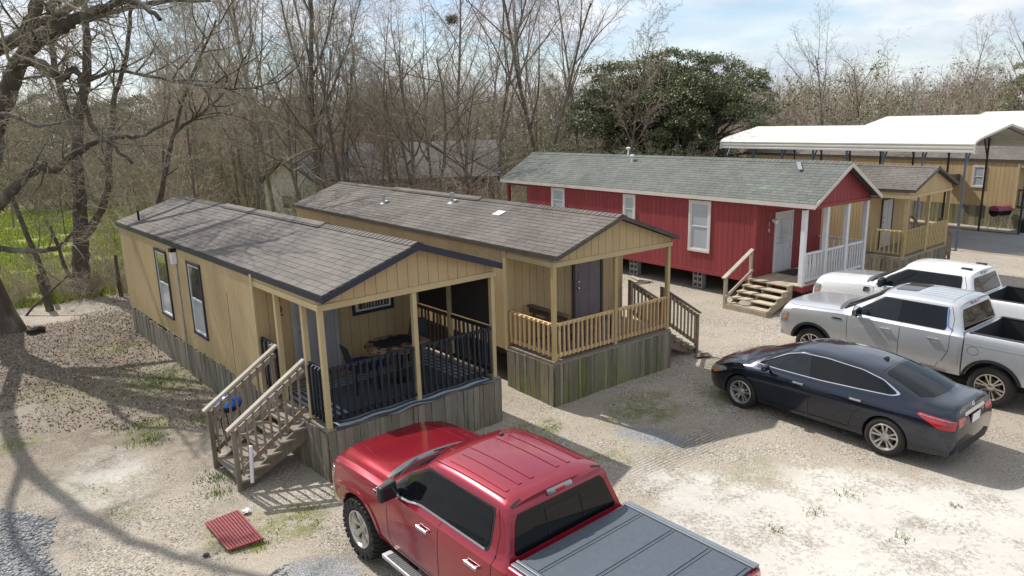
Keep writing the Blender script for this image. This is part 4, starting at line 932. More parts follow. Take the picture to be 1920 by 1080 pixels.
        # arch lips
        for ux, kk in ((wb, ck), (0, sk)):
            arc = [(ux+(Rt+.105)*math.cos(t), az+.02+(Rt+.10)*math.sin(t)) for t in np.linspace(R(2), R(178), 26)]
            ribbon(kk, arc, .06 if flare is not None else .045, 'wheel_arch_trim', flare or paint, root, 'side', s, off=.014, th=.02)
        # head and tail lamps
        overlay(ck, rpoly([(4.58, .86), (4.38, .88), (4.34, 1.10), (4.50, 1.13), (4.57, 1.11)], .03), 'headlight', LENSC, root, 'side', s, off=.006, nu=10)
        overlay(ck, rpoly([(4.48, .93), (4.38, .93), (4.38, 1.02), (4.46, 1.02)], .02), 'side_marker', AMBER, root, 'side', s, off=.011, nu=6)
        overlay(ck, rpoly([(.55, .97), (.86, .97), (.86, 1.1), (.60, 1.1)], .03), 'headlight', LENSC, root, 'front', 1, off=.006, nu=10) if s == 1 else overlay(ck, rpoly([(-.86, .97), (-.55, .97), (-.60, 1.1), (-.86, 1.1)], .03), 'headlight', LENSC, root, 'front', 1, off=.006, nu=10)
        overlay(sk, rpoly([(-1.205, 1.0), (-1.05, 1.0), (-1.07, 1.34), (-1.19, 1.34)], .02), 'tail_light', LENSR, root, 'side', s, off=.008, nu=8)
        overlay(sk, rpoly([(s*.90, 1.0), (s*.78, 1.0), (s*.78, 1.34), (s*.88, 1.34)], .02), 'tail_light', LENSR, root, 'rear', 1, off=.008, nu=8)
        for ux in (wb, 0): wheel(root, ux, s*(1.0-.145 if not chunky else 1.0-.12), Rt, Rt, .27 if not chunky else .31, .265, s, 6, 0 if k else .17, chunky, rim_m)
        rb = MB(); rb.bar((.85, s*1.02, .42), (2.95, s*1.02, .42), .15, .06)
        rbo = rb.build('running_board', (M('satin step grey', (.42, .42, .42), .55, .2) if 'satin step grey' not in bpy.data.materials else bpy.data.materials['satin step grey']) if k else BLACKP, root, bevel=.015)
        if k:
            rp = MB()
            for i in range(48): rp.box(.95+.04*i, .972+.04*i, s*1.02-.055, s*1.02+.06, .451, .457)
            rp.build('step_pad', M('step pad grey', (.10, .10, .10), .7) if 'step pad grey' not in bpy.data.materials else bpy.data.materials['step pad grey'], rbo)
            for i in range(2):
                rs = MB(); rs.bar((1.2+i*1.2, s*.7, .45), (1.2+i*1.2, s*1.0, .43), .05, .03); rs.build('bracket', BLACKP, rbo)
    # windscreen on the sloping front face of the cab, back glass
    overlay(ck, rpoly([(2.33, -.66), (2.33, .66), (3.12, .76), (3.22, .4), (3.25, 0), (3.22, -.4), (3.12, -.76)], .05), 'windscreen', GLASSW, root, 'top', 1, off=.005, nu=26, nv=20)
    cw = overlay(ck, rpoly([(3.14, -.80), (3.14, .80), (3.20, .80), (3.31, .4), (3.35, 0), (3.31, -.4), (3.20, -.80)], .02), 'windscreen_cowl', M('cowl grey', (.10, .10, .105), .35) if 'cowl grey' not in bpy.data.materials else bpy.data.materials['cowl grey'], root, 'top', 1, off=.008, nu=10, nv=20)
    overlay(ck, rpoly([(-.80, 1.395), (.80, 1.395), (.665, 1.79), (-.665, 1.79)], .05), 'back_window', GLASSD, root, 'rear', 1, off=.006, nu=30, nv=8)
    for a, b in () if not chunky else (((-.27, 1.45), (-.27, 1.71)), ((.27, 1.45), (.27, 1.71))): ribbon(ck, [a, b, (0, b[1])], .009, 'slider_seam', BLACKP, root, 'rear', 1, off=.012)
    q, n_ = ck.hit(0, 1.86, 'rear'); bl = MB(); bl.hexa([(q.x-.035, -.19, 1.835), (q.x+.06, -.19, 1.86), (q.x+.06, .19, 1.86), (q.x-.035, .19, 1.835), (q.x-.03, -.19, 1.885), (q.x+.06, -.19, 1.915), (q.x+.06, .19, 1.915), (q.x-.03, .19, 1.885)])
    blo = bl.build('brake_light', LENSC, root, bevel=.012, fixn=True); rl = MB(); rl.box(q.x-.045, q.x-.02, -.07, .07, 1.842, 1.882); rl.build('red_lens', LENSR, blo, bevel=.004)
    # grille and bumpers
    overlay(ck, rpoly([(-.54, .80), (.54, .80), (.52, 1.09), (-.52, 1.09)], .05), 'grille', CHROME, root, 'front', 1, off=.012, nu=14)
    bp_ = MB(); bp_.prism([(4.40, -.93), (4.40, .93), (4.55, .95), (4.70, .70), (4.73, 0), (4.70, -.70), (4.55, -.95)], 'z', .50, .78); bp_.build('front_bumper', CHROME, root, bevel=.04, fixn=True)
    bq = MB(); bq.prism([(-1.24, -.95), (-1.24, .95), (-1.36, .90), (-1.40, .5), (-1.40, -.5), (-1.36, -.90)], 'z', .52, .74); bq.build('rear_bumper', CHROME, root, bevel=.03, fixn=True)
    # rails round the bed
    if open_bed:
        for s in (1, -1): r_ = MB(); r_.box(-1.15, .50, *sorted((s*.795, s*.90)), 1.393, 1.412); r_.build('bed_rail', BLACKP, root, bevel=.006)
        r_ = MB(); r_.box(-1.215, -1.135, -.8, .8, 1.385, 1.405); r_.build('tailgate_cap', BLACKP, root, bevel=.006)
    if extras: extras(root, ck, sk, paint)
    return root
def red_extras(root, ck, sk, paint):
    # folding hard bed cover
    cz = 1.42; co = MB(); COVER = M('textured black cover', (.070, .085, .105), .5, var=.12, scale=14, bump=.2, bscale=220)
    co.box(-1.18, .50, -.90, .90, cz-.025, cz); cv = co.build('bed_cover', COVER, root, bevel=.006)
    for a, b in ((-1.14, -.735), (-.685, -.255), (-.205, .195), (.245, .45)):
        p = MB(); p.box(a, b, -.80, .80, cz+.001, cz+.009); p.build('cover_panel', COVER, cv, bevel=.006)
    for s in (1, -1):
        p = MB(); p.box(-1.2, .52, *sorted((s*.825, s*.86)), cz+.001, cz+.016); p.box(-1.2, .52, *sorted((s*.875, s*.93)), cz-.015, cz+.01); p.build('cover_rail', M('grey rail', (.20, .22, .24), .45, .4) if 'grey rail' not in bpy.data.materials else bpy.data.materials['grey rail'], cv, bevel=.004)
    p = MB()
    for a in (-.71, -.23, .22): p.box(a-.016, a+.016, -.80, .80, cz+.001, cz+.007)
    p.build('hinge', M('hinge grey', (.075, .09, .11), .45, .1), cv)
    rib = paint
    for wv in (-.56, -.38, -.20, .20, .38, .56):
        for i_ in (0,): ribbon(ck, [(.98, wv), (2.02 if abs(wv) > .3 else 2.1, wv)], .055, 'roof_rib', rib, root, 'top', 1, off=.008, th=.006)
    for s in (1, -1): ribbon(ck, [(.90, s*.663), (2.2, s*.668)], .018, 'roof_channel', GAP, root, 'top', 1, off=.0015)
    for s in (1, -1): ribbon(ck, [(.775, s*.69), (.79, s*.55)], .03, 'seal', BLACKP, root, 'top', 1, off=.004)
    q, n_ = ck.hit(2.12, -.30, 'top'); an = MB(); an.lathe([(.03, 0), (.028, .02), (0, .03)], tuple(q), 'z', 12); an.build('antenna_base', BLACKP, root, smooth=True)
    # hood creases and fender badge
    for s in (1, -1):
        ribbon(ck, [(3.30, s*.60), (3.8, s*.60), (4.35, s*.50)], .02, 'hood_crease', rib, root, 'top', 1, off=.005, th=.004)
        ribbon(ck, [(3.12, s*.86), (3.7, s*.885), (4.2, s*.87), (4.45, s*.80)], .008, 'hood_seam', GAP, root, 'top', 1)
        q, n_ = ck.hit(3.12, 1.19, 'side', s)
        bd = MB(); bd.box(3.0, 3.24, *sorted((q.y+.002*s, q.y+s*.012)), 1.165, 1.225); bo = bd.build('fender_badge', CHROME, root, bevel=.004)
        text('F-150', .055, GAP, root, (3.12, q.y+s*.014, 1.195), (R(90), 0, R(180) if s > 0 else 0), 'badge_letters')
    q, n_ = ck.hit(.62, 1.435, 'rear'); q2, n2 = ck.hit(.50, 1.50, 'rear')
    text("Papa's Truck", .075, M('faint white decal', (.30, .30, .30), .6), root, (q.x-.012+.012, .56, 1.45), (R(73), 0, R(-90)), 'window_decal', shear=.35, depth=.001)
    # wipers
    for s in (-.35, .3):
        wp = MB(); a, _ = ck.hit(3.22, s, 'top'); b, _ = ck.hit(3.02, s+.5, 'top'); wp.tube([a+Vector((0, 0, .03)), b+Vector((0, 0, .03))], .008, 6); wp.build('wiper', BLACKP, root)
def gmc_extras(root, ck, sk, paint):
    for wv in (-.50, -.34, -.17, 0, .17, .34, .50): ribbon(ck, [(.95, wv), (1.62, wv)], .03, 'roof_rib', paint, root, 'top', 1, off=.006, th=.004)
    overlay(ck, rpoly([(1.72, -.42), (1.72, .42), (2.18, .44), (2.18, -.44)], .05), 'sunroof', GLASSW, root, 'top', 1, off=.006, nu=10)
    ribbon(ck, [(.93, -.66), (.93, .66)], .008, 'roof_seam', GAP, root, 'top', 1)
    for s in (1, -1):
        ribbon(ck, [(3.12, s*.86), (3.7, s*.885), (4.2, s*.87), (4.45, s*.80)], .008, 'hood_seam', GAP, root, 'top', 1)
        overlay(ck, rpoly([(3.30, 1.17), (3.02, 1.165), (3.04, 1.205), (3.24, 1.215)], .02), 'fender_vent', CHROME, root, 'side', s, off=.010, nu=8)
        overlay(ck, rpoly([(3.22, 1.18), (3.06, 1.178), (3.06, 1.195), (3.20, 1.203)], .01), 'vent_slot', GAP, root, 'side', s, off=.014, nu=6)
        ribbon(sk, [(-.9, 1.22), (-.3, 1.20), (.5, 1.20)], .012, 'body_crease', paint, root, 'side', s, off=.004)
        ribbon(ck, [(.80, 1.40), (.90, 1.46), (.93, 1.62), (.95, 1.80)], .028, 'quarter_trim', M('chrome with painted blue reflection', (.25, .38, .62), .15, 1) if 'chrome with painted blue reflection' not in bpy.data.materials else bpy.data.materials['chrome with painted blue reflection'], root, 'side', s, off=.012)  # chrome trim with a blue reflection put into its base colour
    c = MB(); q, _ = sk.hit(.30, 1.06, 'side', 1)
    ring = [(.36+.10*math.cos(t), 1.08+.085*math.sin(t)) for t in np.linspace(0, 2*math.pi, 22)]; ribbon(sk, ring, .006, 'fuel_door', GAP, root, 'side', 1)
def white_extras(root, ck, sk, paint):
    for s, u in ((1, .98), (-1, .98)):
        q, n_ = ck.hit(u, s*.45, 'top'); b = MB(); b.box(u-.12, u+.12, s*.45-.06, s*.45+.06, q.z-.01, q.z+.035); b.build('roof_marker', BLACKP, root, bevel=.02)
    for s in (1, -1):
        ribbon(ck, [(3.12, s*.86), (3.7, s*.885), (4.2, s*.87), (4.45, s*.80)], .008, 'hood_seam', GAP, root, 'top', 1)
        overlay(ck, rpoly([(3.20, 1.12), (3.02, 1.12), (3.02, 1.25), (3.18, 1.25)], .02), 'fender_vent', CHROME, root, 'side', s, off=.010, nu=8)
        q, _ = sk.hit(-.7, 1.2, 'side', s); text('4x4', .16, LENSR, root, (-.75, q.y+s*.004, 1.16), (R(90), 0, R(180) if s > 0 else 0), 'decal')
    p = MB(); p.box(-1.12, -1.115, .1, .25, 1.08, 1.25); p.build('label_plate', PVC, root)
REDP = PAINT('candy red paint', (.30, .008, .024), .5, .3); SILV = PAINT('silver paint', (.54, .55, .56), .55, .35); WHTP = PAINT('white paint', (.78, .78, .78), 0, .35); BLUP = PAINT('midnight blue paint', (.004, .009, .022), .5, .25)

truck('pickup_truck', 'candy red pickup truck with folding black bed cover, in the foreground', .914, 6.471, 130.29, .955, .045, REDP, 'f', False, True, ALLOYG, red_extras, flare=REDP, Rt=.435)
truck('pickup_truck', 'silver pickup truck with open bed between the dark blue sedan and the white truck', 9.93, 13.62, 127.7, .985, 0, SILV, 'g', True, False, ALLOYG, gmc_extras, flare=BLACKP)
truck('pickup_truck', 'white pickup truck with open bed parked beyond the silver one', 11.843, 16.309, 127.66, .984, 0, WHTP, 'f', True, False, ALLOY, white_extras, Rt=.41)

def sedan():
    root = thing('sedan', 'dark blue four door sedan parked beside the silver pickup truck', 'car', (6.86, 11.68, 0), R(128.3))
    def row(us, body, up, zb=.20):
        pts = [(0., zb)]+body+up; us = [us]*12 if isinstance(us, (int, float)) else us
        return [(us[i], pts[i][0], pts[i][1]) for i in range(12)]
    net = [
     row([-1.08, -1.08, -1.09, -1.10, -1.105, -1.09, -1.05, -1.02, -1.02, -1.02, -1.03, -1.03], [(.60, .30), (.68, .36), (.70, .46), (.71, .62), (.70, .80), (.66, .93)], [(.62, .985), (.50, 1.03), (.42, 1.05), (.25, 1.065), (0, 1.07)], .30),
     row([-1.0, -1.0, -1.02, -1.03, -1.03, -1.02, -.99, -.97, -.97, -.98, -1.0, -1.0], [(.66, .24), (.78, .30), (.81, .45), (.82, .62), (.805, .80), (.765, .93)], [(.72, 1.0), (.58, 1.055), (.48, 1.075), (.28, 1.09), (0, 1.095)], .24),
     row([-.80]*12, [(.70, .22), (.84, .28), (.875, .45), (.885, .64), (.87, .80), (.83, .92)], [(.78, .98), (.63, 1.05), (.52, 1.075), (.30, 1.09), (0, 1.095)], .22),
     row([-.40, -.40, -.40, -.40, -.40, -.40, -.40, -.42, -.48, -.54, -.62, -.66], [(.74, .20), (.86, .25), (.905, .45), (.915, .65), (.90, .81), (.865, .92)], [(.82, .975), (.665, 1.06), (.56, 1.085), (.32, 1.105), (0, 1.11)]),
     row([-.1, -.1, -.1, -.1, -.1, -.1, -.1, -.08, -.1, -.15, -.22, -.24], [(.75, .20), (.86, .24), (.908, .45), (.916, .65), (.905, .81), (.87, .915)], [(.83, .965), (.655, 1.185), (.56, 1.215), (.32, 1.25), (0, 1.26)]),
     row([.3, .3, .3, .3, .3, .3, .3, .3, .36, .34, .26, .23], [(.75, .20), (.86, .24), (.91, .45), (.918, .65), (.905, .81), (.875, .91)], [(.835, .955), (.625, 1.315), (.555, 1.35), (.32, 1.385), (0, 1.395)]),
     row([.95]*12, [(.75, .20), (.86, .24), (.91, .45), (.918, .65), (.905, .81), (.875, .905)], [(.835, .95), (.605, 1.385), (.54, 1.42), (.30, 1.452), (0, 1.462)]),
     row([1.5]*12, [(.75, .20), (.86, .24), (.91, .45), (.918, .65), (.905, .81), (.875, .90)], [(.835, .945), (.605, 1.385), (.54, 1.42), (.30, 1.455), (0, 1.468)]),
     row([2.1, 2.1, 2.1, 2.1, 2.1, 2.1, 2.1, 2.1, 1.90, 1.82, 1.88, 1.90], [(.75, .20), (.86, .24), (.905, .45), (.915, .65), (.90, .80), (.872, .895)], [(.83, .94), (.60, 1.335), (.54, 1.375), (.30, 1.41), (0, 1.422)]),
     row([2.70, 2.70, 2.70, 2.70, 2.70, 2.70, 2.70, 2.72, 2.74, 2.80, 2.93, 2.98], [(.75, .20), (.86, .24), (.905, .45), (.915, .65), (.90, .78), (.865, .865)], [(.80, .925), (.72, .95), (.60, .965), (.33, .985), (0, .99)]),
     row([3.05, 3.05, 3.05, 3.05, 3.05, 3.05, 3.05, 3.06, 3.07, 3.09, 3.14, 3.16], [(.72, .20), (.85, .24), (.895, .42), (.905, .62), (.885, .75), (.845, .83)], [(.79, .875), (.68, .91), (.56, .925), (.32, .945), (0, .95)]),
     row([3.38]*12, [(.66, .20), (.80, .24), (.85, .40), (.86, .56), (.84, .67), (.79, .745)], [(.73, .79), (.62, .82), (.50, .84), (.30, .855), (0, .862)]),
     row([3.58, 3.58, 3.6, 3.62, 3.62, 3.61, 3.59, 3.58, 3.58, 3.59, 3.61, 3.62], [(.56, .22), (.69, .26), (.73, .38), (.74, .52), (.72, .61), (.68, .675)], [(.63, .71), (.55, .735), (.45, .75), (.28, .765), (0, .77)], .22),
     row([3.64, 3.66, 3.69, 3.72, 3.73, 3.72, 3.70, 3.69, 3.69, 3.70, 3.72, 3.73], [(.44, .26), (.54, .30), (.57, .38), (.58, .50), (.56, .57), (.53, .62)], [(.50, .645), (.44, .66), (.36, .67), (.22, .68), (0, .683)], .26)]
    wb = 2.776
    net = [[(u*.94 if u < 0 else (wb+(u-wb)*.955 if u > wb else u), w_*.985, z*.985) for u, w_, z in r_] for r_ in net]
    body = shell(net, [3, 5, 8, 9], [2, 6, 7, 8], [2, 2, 3, 4, 4, 5, 5, 5, 7, 3, 3, 3, 2], [1, 1, 3, 4, 3, 3, 2, 5, 3, 3, 3], 'body', [BLUP, WELL], root, arches=((wb, .335, .375, .91), (0, .335, .375, .91)), angle=28)
    ck = Skin([body])
    cb = MB(); cb.box(-.7, 3.2, -.55, .55, .14, .30); cb.build('chassis', WELL, root)
    for s in (1, -1):
        out_ = [(2.53, .972), (1.2, .983), (-.02, 1.038), (-.15, 1.085), (.185, 1.247), (.555, 1.326), (1.2, 1.366), (1.695, 1.352), (1.965, 1.279)]
        overlay(ck, rpoly(out_, .06), 'window_trim', CHROME, root, 'side', s, off=.003, nu=70)
        overlay(ck, rpoly([(2.50, .985), (1.2, .995), (.0, 1.05), (-.09, 1.085), (.2, 1.235), (.56, 1.315), (1.2, 1.355), (1.68, 1.342), (1.94, 1.272)], .05), 'window_surround', GLASSD, root, 'side', s, off=.006, nu=70)
        overlay(ck, rpoly([(2.42, .995), (1.42, 1.0), (1.50, 1.335), (1.68, 1.332), (1.90, 1.265)], .03), 'side_window', GLASSW, root, 'side', s, off=.009, nu=40)
        overlay(ck, rpoly([(1.32, 1.0), (.50, 1.025), (.48, 1.28), (.60, 1.308), (1.20, 1.343), (1.36, 1.34)], .03), 'side_window', GLASSD, root, 'side', s, off=.009, nu=40)
        overlay(ck, rpoly([(.43, 1.03), (.04, 1.055), (.20, 1.20), (.41, 1.262)], .03), 'side_window', GLASSD, root, 'side', s, off=.009, nu=24)
        for pts in ([(1.40, .96), (1.36, .75), (1.36, .32)], [(2.42, .87), (2.40, .6), (2.30, .32), (.62, .32)], [(.30, .97), (.34, .78), (.55, .62), (.62, .32)], [(2.9, .865), (2.6, .88), (2.45, .93)]): ribbon(ck, pts, .008, 'door_seam', GAP, root, 'side', s)
        ribbon(ck, [(2.6, .80), (1.6, .80), (.3, .845), (-.4, .87)], .010, 'body_crease', BLUP, root, 'side', s, off=.006, th=.004)
        ribbon(ck, [(2.2, .30), (.65, .32)], .03, 'sill_trim', BLUP, root, 'side', s, off=.012, th=.01)
        for hx in (1.48, .42):
            q, _ = ck.hit(hx+.1, .855, 'side', s); hb = MB(); hb.box(hx, hx+.20, *sorted((q.y+s*.018, q.y+s*.04)), .84, .872); hb.box(hx+.01, hx+.04, *sorted((q.y-.01*s, q.y+s*.02)), .845, .867); hb.box(hx+.16, hx+.19, *sorted((q.y-.01*s, q.y+s*.02)), .845, .867); hb.build('door_handle', SILVERTRIM, root, bevel=.004)
        m_ = MB(); mx_ = 2.20; y0 = s*.86; m_.hexa([(mx_-.04, y0+s*.05, .96), (mx_+.10, y0+s*.05, .965), (mx_+.05, y0+s*.22, .96), (mx_-.05, y0+s*.22, .955), (mx_-.04, y0+s*.05, 1.07), (mx_+.05, y0+s*.05, 1.08), (mx_+.01, y0+s*.22, 1.065), (mx_-.05, y0+s*.22, 1.06)]); m_.bar((mx_+.03, y0-s*.04, .96), (mx_+.02, y0+s*.08, .99), .06, .05)
        mo_ = m_.build('side_mirror', BLUP, root, bevel=.025, fixn=True); g_ = MB(); g_.box(mx_-.062, mx_-.052, *sorted((y0+s*.07, y0+s*.205)), .975, 1.05); g_.build('mirror_glass', GLASSW, mo_)
        overlay(ck, rpoly([(3.62, .60), (3.42, .575), (3.10, .72), (3.16, .765), (3.50, .70), (3.60, .655)], .03), 'headlight', LENSC, root, 'side', s, off=.006, nu=20)
        overlay(ck, rpoly([(3.58, .60), (3.40, .59), (3.26, .655), (3.45, .66)], .02), 'side_marker', AMBER, root, 'side', s, off=.010, nu=12)
        overlay(ck, rpoly([(-1.04, .74), (-.80, .735), (-.45, .90), (-.50, .925), (-.90, .90), (-1.02, .86)], .03), 'tail_light', LENSR, root, 'side', s, off=.006, nu=22)
        overlay(ck, rpoly([(s*.40, .80), (s*.40, .88), (s*.66, .90), (s*.68, .76)], .02), 'tail_light', LENSR, root, 'rear', 1, off=.006, nu=10)
        ribbon(ck, [(-.98, .87), (-.5, .905)], .012, 'lamp_strip', LENSC, root, 'side', s, off=.011)
        for ux in (wb, 0): wheel(root, ux, s*(.91-.115), .335, .335, .215, .225, s, 5, .21, False, ALLOY)
        ring = [(.46*0-.52+.075*math.cos(t), .80+.07*math.sin(t)) for t in np.linspace(0, 2*math.pi, 5)]; ribbon(ck, [(-.62, .72), (-.62, .86), (-.42, .87), (-.42, .73), (-.62, .72)], .005, 'fuel_door', GAP, root, 'side', s) if s == 1 else None
        ribbon(ck, [(3.05, s*.76), (3.3, s*.72), (3.62, s*.55)], .008, 'hood_seam', GAP, root, 'top', 1); ribbon(ck, [(2.95, s*.62), (3.3, s*.50), (3.6, s*.34)], .02, 'hood_crease', BLUP, root, 'top', 1, off=.005, th=.004)
        ribbon(ck, [(-.46, s*.70), (-.8, s*.66), (-.99, s*.60)], .007, 'boot_seam', GAP, root, 'top', 1)
    overlay(ck, rpoly([(1.93, -.50), (1.90, 0), (1.93, .50), (2.70, .66), (2.86, .40), (2.94, 0), (2.86, -.40), (2.70, -.66)], .04), 'windscreen', GLASSW, root, 'top', 1, off=.005, nu=26, nv=18)
    overlay(ck, rpoly([(2.74, -.70), (2.74, .70), (2.80, .68), (2.93, .35), (2.99, 0), (2.93, -.35), (2.80, -.68)], .02), 'windscreen_cowl', BLACKP, root, 'top', 1, off=.008, nu=10, nv=18)
    overlay(ck, rpoly([(.22, -.50), (.20, 0), (.22, .50), (-.40, .60), (-.55, .40), (-.60, 0), (-.55, -.40), (-.40, -.60)][::-1], .04), 'back_window', GLASSD, root, 'top', 1, off=.005, nu=26, nv=18)
    ribbon(ck, [(.27, -.52), (.24, 0), (.27, .52)], .008, 'roof_seam', GAP, root, 'top', 1)
    q, _ = ck.hit(.45, 0, 'top'); an = MB(); an.hexa([(.40, -.02, q.z-.005), (.53, -.02, q.z-.005), (.53, .02, q.z-.005), (.40, .02, q.z-.005), (.40, -.006, q.z+.05), (.44, -.006, q.z+.05), (.44, .006, q.z+.05), (.40, .006, q.z+.05)]); an.build('antenna_fin', BLUP, root, bevel=.004)
    overlay(ck, rpoly([(-.40, .885), (.40, .885), (.38, .935), (-.38, .935)], .02), 'boot_chrome_strip', CHROME, root, 'rear', 1, off=.012)
    q, _ = ck.hit(0, .78, 'rear'); lp = MB(); lp.box(q.x-.012, q.x-.004, -.155, .155, .72, .865); lo_ = lp.build('licence_plate', PVC, root, bevel=.003); lc = MB(); lc.box(q.x-.006, q.x+.0, -.22, .22, .68, .88); lc.build('plate_recess', BLACKP, root)
    q, _ = ck.hit(0, .985, 'rear'); eb = MB(); t = []
    eb.lathe([(.045, 0), (.05, -.008), (.058, 0)], (q.x-.004, 0, .985), 'x', 24); eb.box(q.x-.014, q.x-.004, -.058, .058, .977, .993); eb.build('round_emblem', CHROME, root, fixn=True)
    q, _ = ck.hit(.42, .98, 'rear'); text('ALTIMA', .065, CHROME, root, (q.x-.008, .43, .975), (R(78), 0, R(-90)), 'badge_letters')
    overlay(ck, rpoly([(-.42, .42), (.42, .42), (.40, .60), (-.40, .60)], .05), 'grille', BLACKP, root, 'front', 1, off=.006); overlay(ck, rpoly([(-.55, .30), (.55, .30), (.6, .44), (-.6, .44)], .02), 'rear_lower_trim', BLACKP, root, 'rear', 1, off=.006)
    st = MB(); st.lathe([(.165, 0), (.18, .012), (.165, .024)], (1.72, .36, .93), 'x', 20, closed=True); return root
sedan()
# ------------------------------------------------------------------ small objects
def at_home(h, x, y, z=0.): return W2(h, x, y, z)
# slatted bench on the second porch
b = thing('wooden_bench', 'dark brown wooden bench on the porch with the cedar railing', 'bench', at_home(B, .78, .80, ZB), B.rotation_euler.z)
BROWNW = M('dark brown bench wood', (.11, .078, .06), .75, var=.2, rnd=.2)
m = MB(); m.box(-.2, .22, -.6, .6, .42, .46); m.build('seat', BROWNW, b, bevel=.004)
m = MB(); m.box(-.27, -.23, -.62, .62, .66, .80); m.box(-.25, -.22, -.6, .6, .50, .60); m.box(-.33, -.18, -.63, .63, .80, .835); m.build('backrest', BROWNW, b, bevel=.004)
for sx, sy in ((-.2, -.52), (-.2, .52), (.18, -.52), (.18, .52)): m = MB(); m.box(sx-.03, sx+.03, sy-.03, sy+.03, 0, .42 if sx > 0 else .80); m.build('leg', BROWNW, b)
b = thing('wooden_table', 'low dark wooden table by the mauve door on the cedar railed porch', 'table', at_home(B, 1.75, .75, ZB), B.rotation_euler.z)
m = MB(); m.box(-.5, .5, -.25, .25, .40, .44); m.build('table_top', BROWNW, b, bevel=.004)
for sx in (-.42, .42):
    for sy in (-.18, .18): m = MB(); m.box(sx-.03, sx+.03, sy-.03, sy+.03, 0, .4); m.build('leg', BROWNW, b)
# round patio table, cloth and chairs on the first porch
t = thing('patio_table', 'round beige patterned patio table on the black railed porch', 'table', at_home(A, 2.05, 1.15, ZA))
TTOP = M('patterned tan table top', (.34, .24, .165), .5, var=.1, c2=(.09, .05, .035), c2pos=(.50, .54), c2scale=9)
m = MB(); m.lathe([(0, .70), (.60, .70), (.62, .715), (.62, .73), (.60, .74), (0, .74)], n=40); m.build('table_top', TTOP, t, smooth=True, angle=40)
m = MB(); m.tube([(0, 0, 0), (0, 0, .7)], .03, 10); m.lathe([(.22, 0), (.22, .02), (.03, .05)], n=20); m.build('pedestal', DARKMETAL, t)
m = MB(); rng.seed(4); g = []
n_ = 12
for i in range(n_+1):
    for j in range(n_+1):
        u, v = i/n_-.5, j/n_-.5; g.append((u*.75+.03*math.sin(9*v), v*.45+.05*math.sin(7*u), .012+.035*abs(math.sin(11*u+3*math.sin(8*v)))))
m.add(g, [(i*(n_+1)+j, (i+1)*(n_+1)+j, (i+1)*(n_+1)+j+1, i*(n_+1)+j+1) for i in range(n_) for j in range(n_)])
cl = m.build('crumpled_cloth', M('dark navy cloth', (.012, .014, .022), .9, var=.3), None, smooth=True, angle=80); cl.location = at_home(A, 2.0, 1.22, ZA+.745); cl.rotation_euler.z = R(30); s_ = cl.modifiers.new('s', 'SOLIDIFY'); s_.thickness = .012
tag(cl, 'crumpled dark cloth heaped on the round patio table', 'cloth')
def patio_chair(label, x, y, rz):
    c = thing('patio_chair', label, 'chair', at_home(A, x, y, ZA), A.rotation_euler.z+R(rz), 'chairs round the patio table')
    m = MB(); m.hexa([(-.22, -.22, .42), (.22, -.22, .42), (.22, .22, .42), (-.22, .22, .42), (-.22, -.22, .44), (.22, -.22, .44), (.22, .22, .44), (-.22, .22, .44)]); m.build('seat', NAVYRAIL, c, bevel=.01)
    m = MB(); m.hexa([(-.22, .20, .50), (.22, .20, .50), (.22, .22, .50), (-.22, .22, .50), (-.17, .32, .92), (.17, .32, .92), (.17, .34, .92), (-.17, .34, .92)]); m.build('backrest', NAVYRAIL, c, bevel=.01)
    for sx in (-.2, .2):
        for sy in (-.2, .2): m = MB(); m.bar((sx, sy, .43), (sx*1.15, sy*1.15, 0), .025, .025); m.build('leg', DARKMETAL, c)
patio_chair('dark patio chair left of the round porch table', 1.28, 1.15, 85); patio_chair('dark patio chair behind the round porch table, toward the screened side', 2.75, 1.65, -50)
# striped outdoor rug
m = MB(); rg = []; nx_, ny_ = 60, 26
x0, x1, y0, y1 = .10, 3.36, -.10, 2.1
for i in range(nx_+1):
    for j in range(ny_+1):
        x = x0+(x1-x0)*i/nx_; y = y0+(y1-y0)*j/ny_; z = ZA+.012+(.012*(1+math.sin(x*9)*math.cos(y*5)) if j < 4 else .004*(1+math.sin(x*4+y*3)))
        if j == 0: z -= .035+.012*math.sin(x*7)
        rg.append((x, y+(.03*math.sin(x*3.1) if j < 2 else 0), z))
fs = []; ms = []
for i in range(nx_):
    for j in range(ny_):
        m.add([rg[i*(ny_+1)+j], rg[(i+1)*(ny_+1)+j], rg[(i+1)*(ny_+1)+j+1], rg[i*(ny_+1)+j+1]], [(0, 1, 2, 3)], r=.5)
def rug_mat():
    mt = bpy.data.materials.new('striped rug'); mt.use_nodes = True; nt = mt.node_tree; L = nt.links; b = nt.nodes['Principled BSDF']; b.inputs['Roughness'].default_value = .9
    tc = N(nt, 'ShaderNodeTexCoord'); sp = N(nt, 'ShaderNodeSeparateXYZ'); L.new(tc.outputs['Object'], sp.inputs[0])
    dx = math_(nt, 'MINIMUM', math_(nt, 'SUBTRACT', sp.outputs[0], x0), math_(nt, 'SUBTRACT', x1, sp.outputs[0])); dy = math_(nt, 'MINIMUM', math_(nt, 'SUBTRACT', sp.outputs[1], y0), math_(nt, 'SUBTRACT', y1, sp.outputs[1]))
    d = math_(nt, 'MINIMUM', dx, dy); st = math_(nt, 'GREATER_THAN', math_(nt, 'FRACT', math_(nt, 'MULTIPLY', d, 8.5)), .5); ins = math_(nt, 'LESS_THAN', d, .47)
    k = math_(nt, 'MULTIPLY', st, ins); x = N(nt, 'ShaderNodeMix', data_type='RGBA'); L.new(k, x.inputs[0]); x.inputs[6].default_value = (.045, .055, .065, 1); x.inputs[7].default_value = (.26, .30, .34, 1); L.new(x.outputs[2], b.inputs['Base Color']); return mt
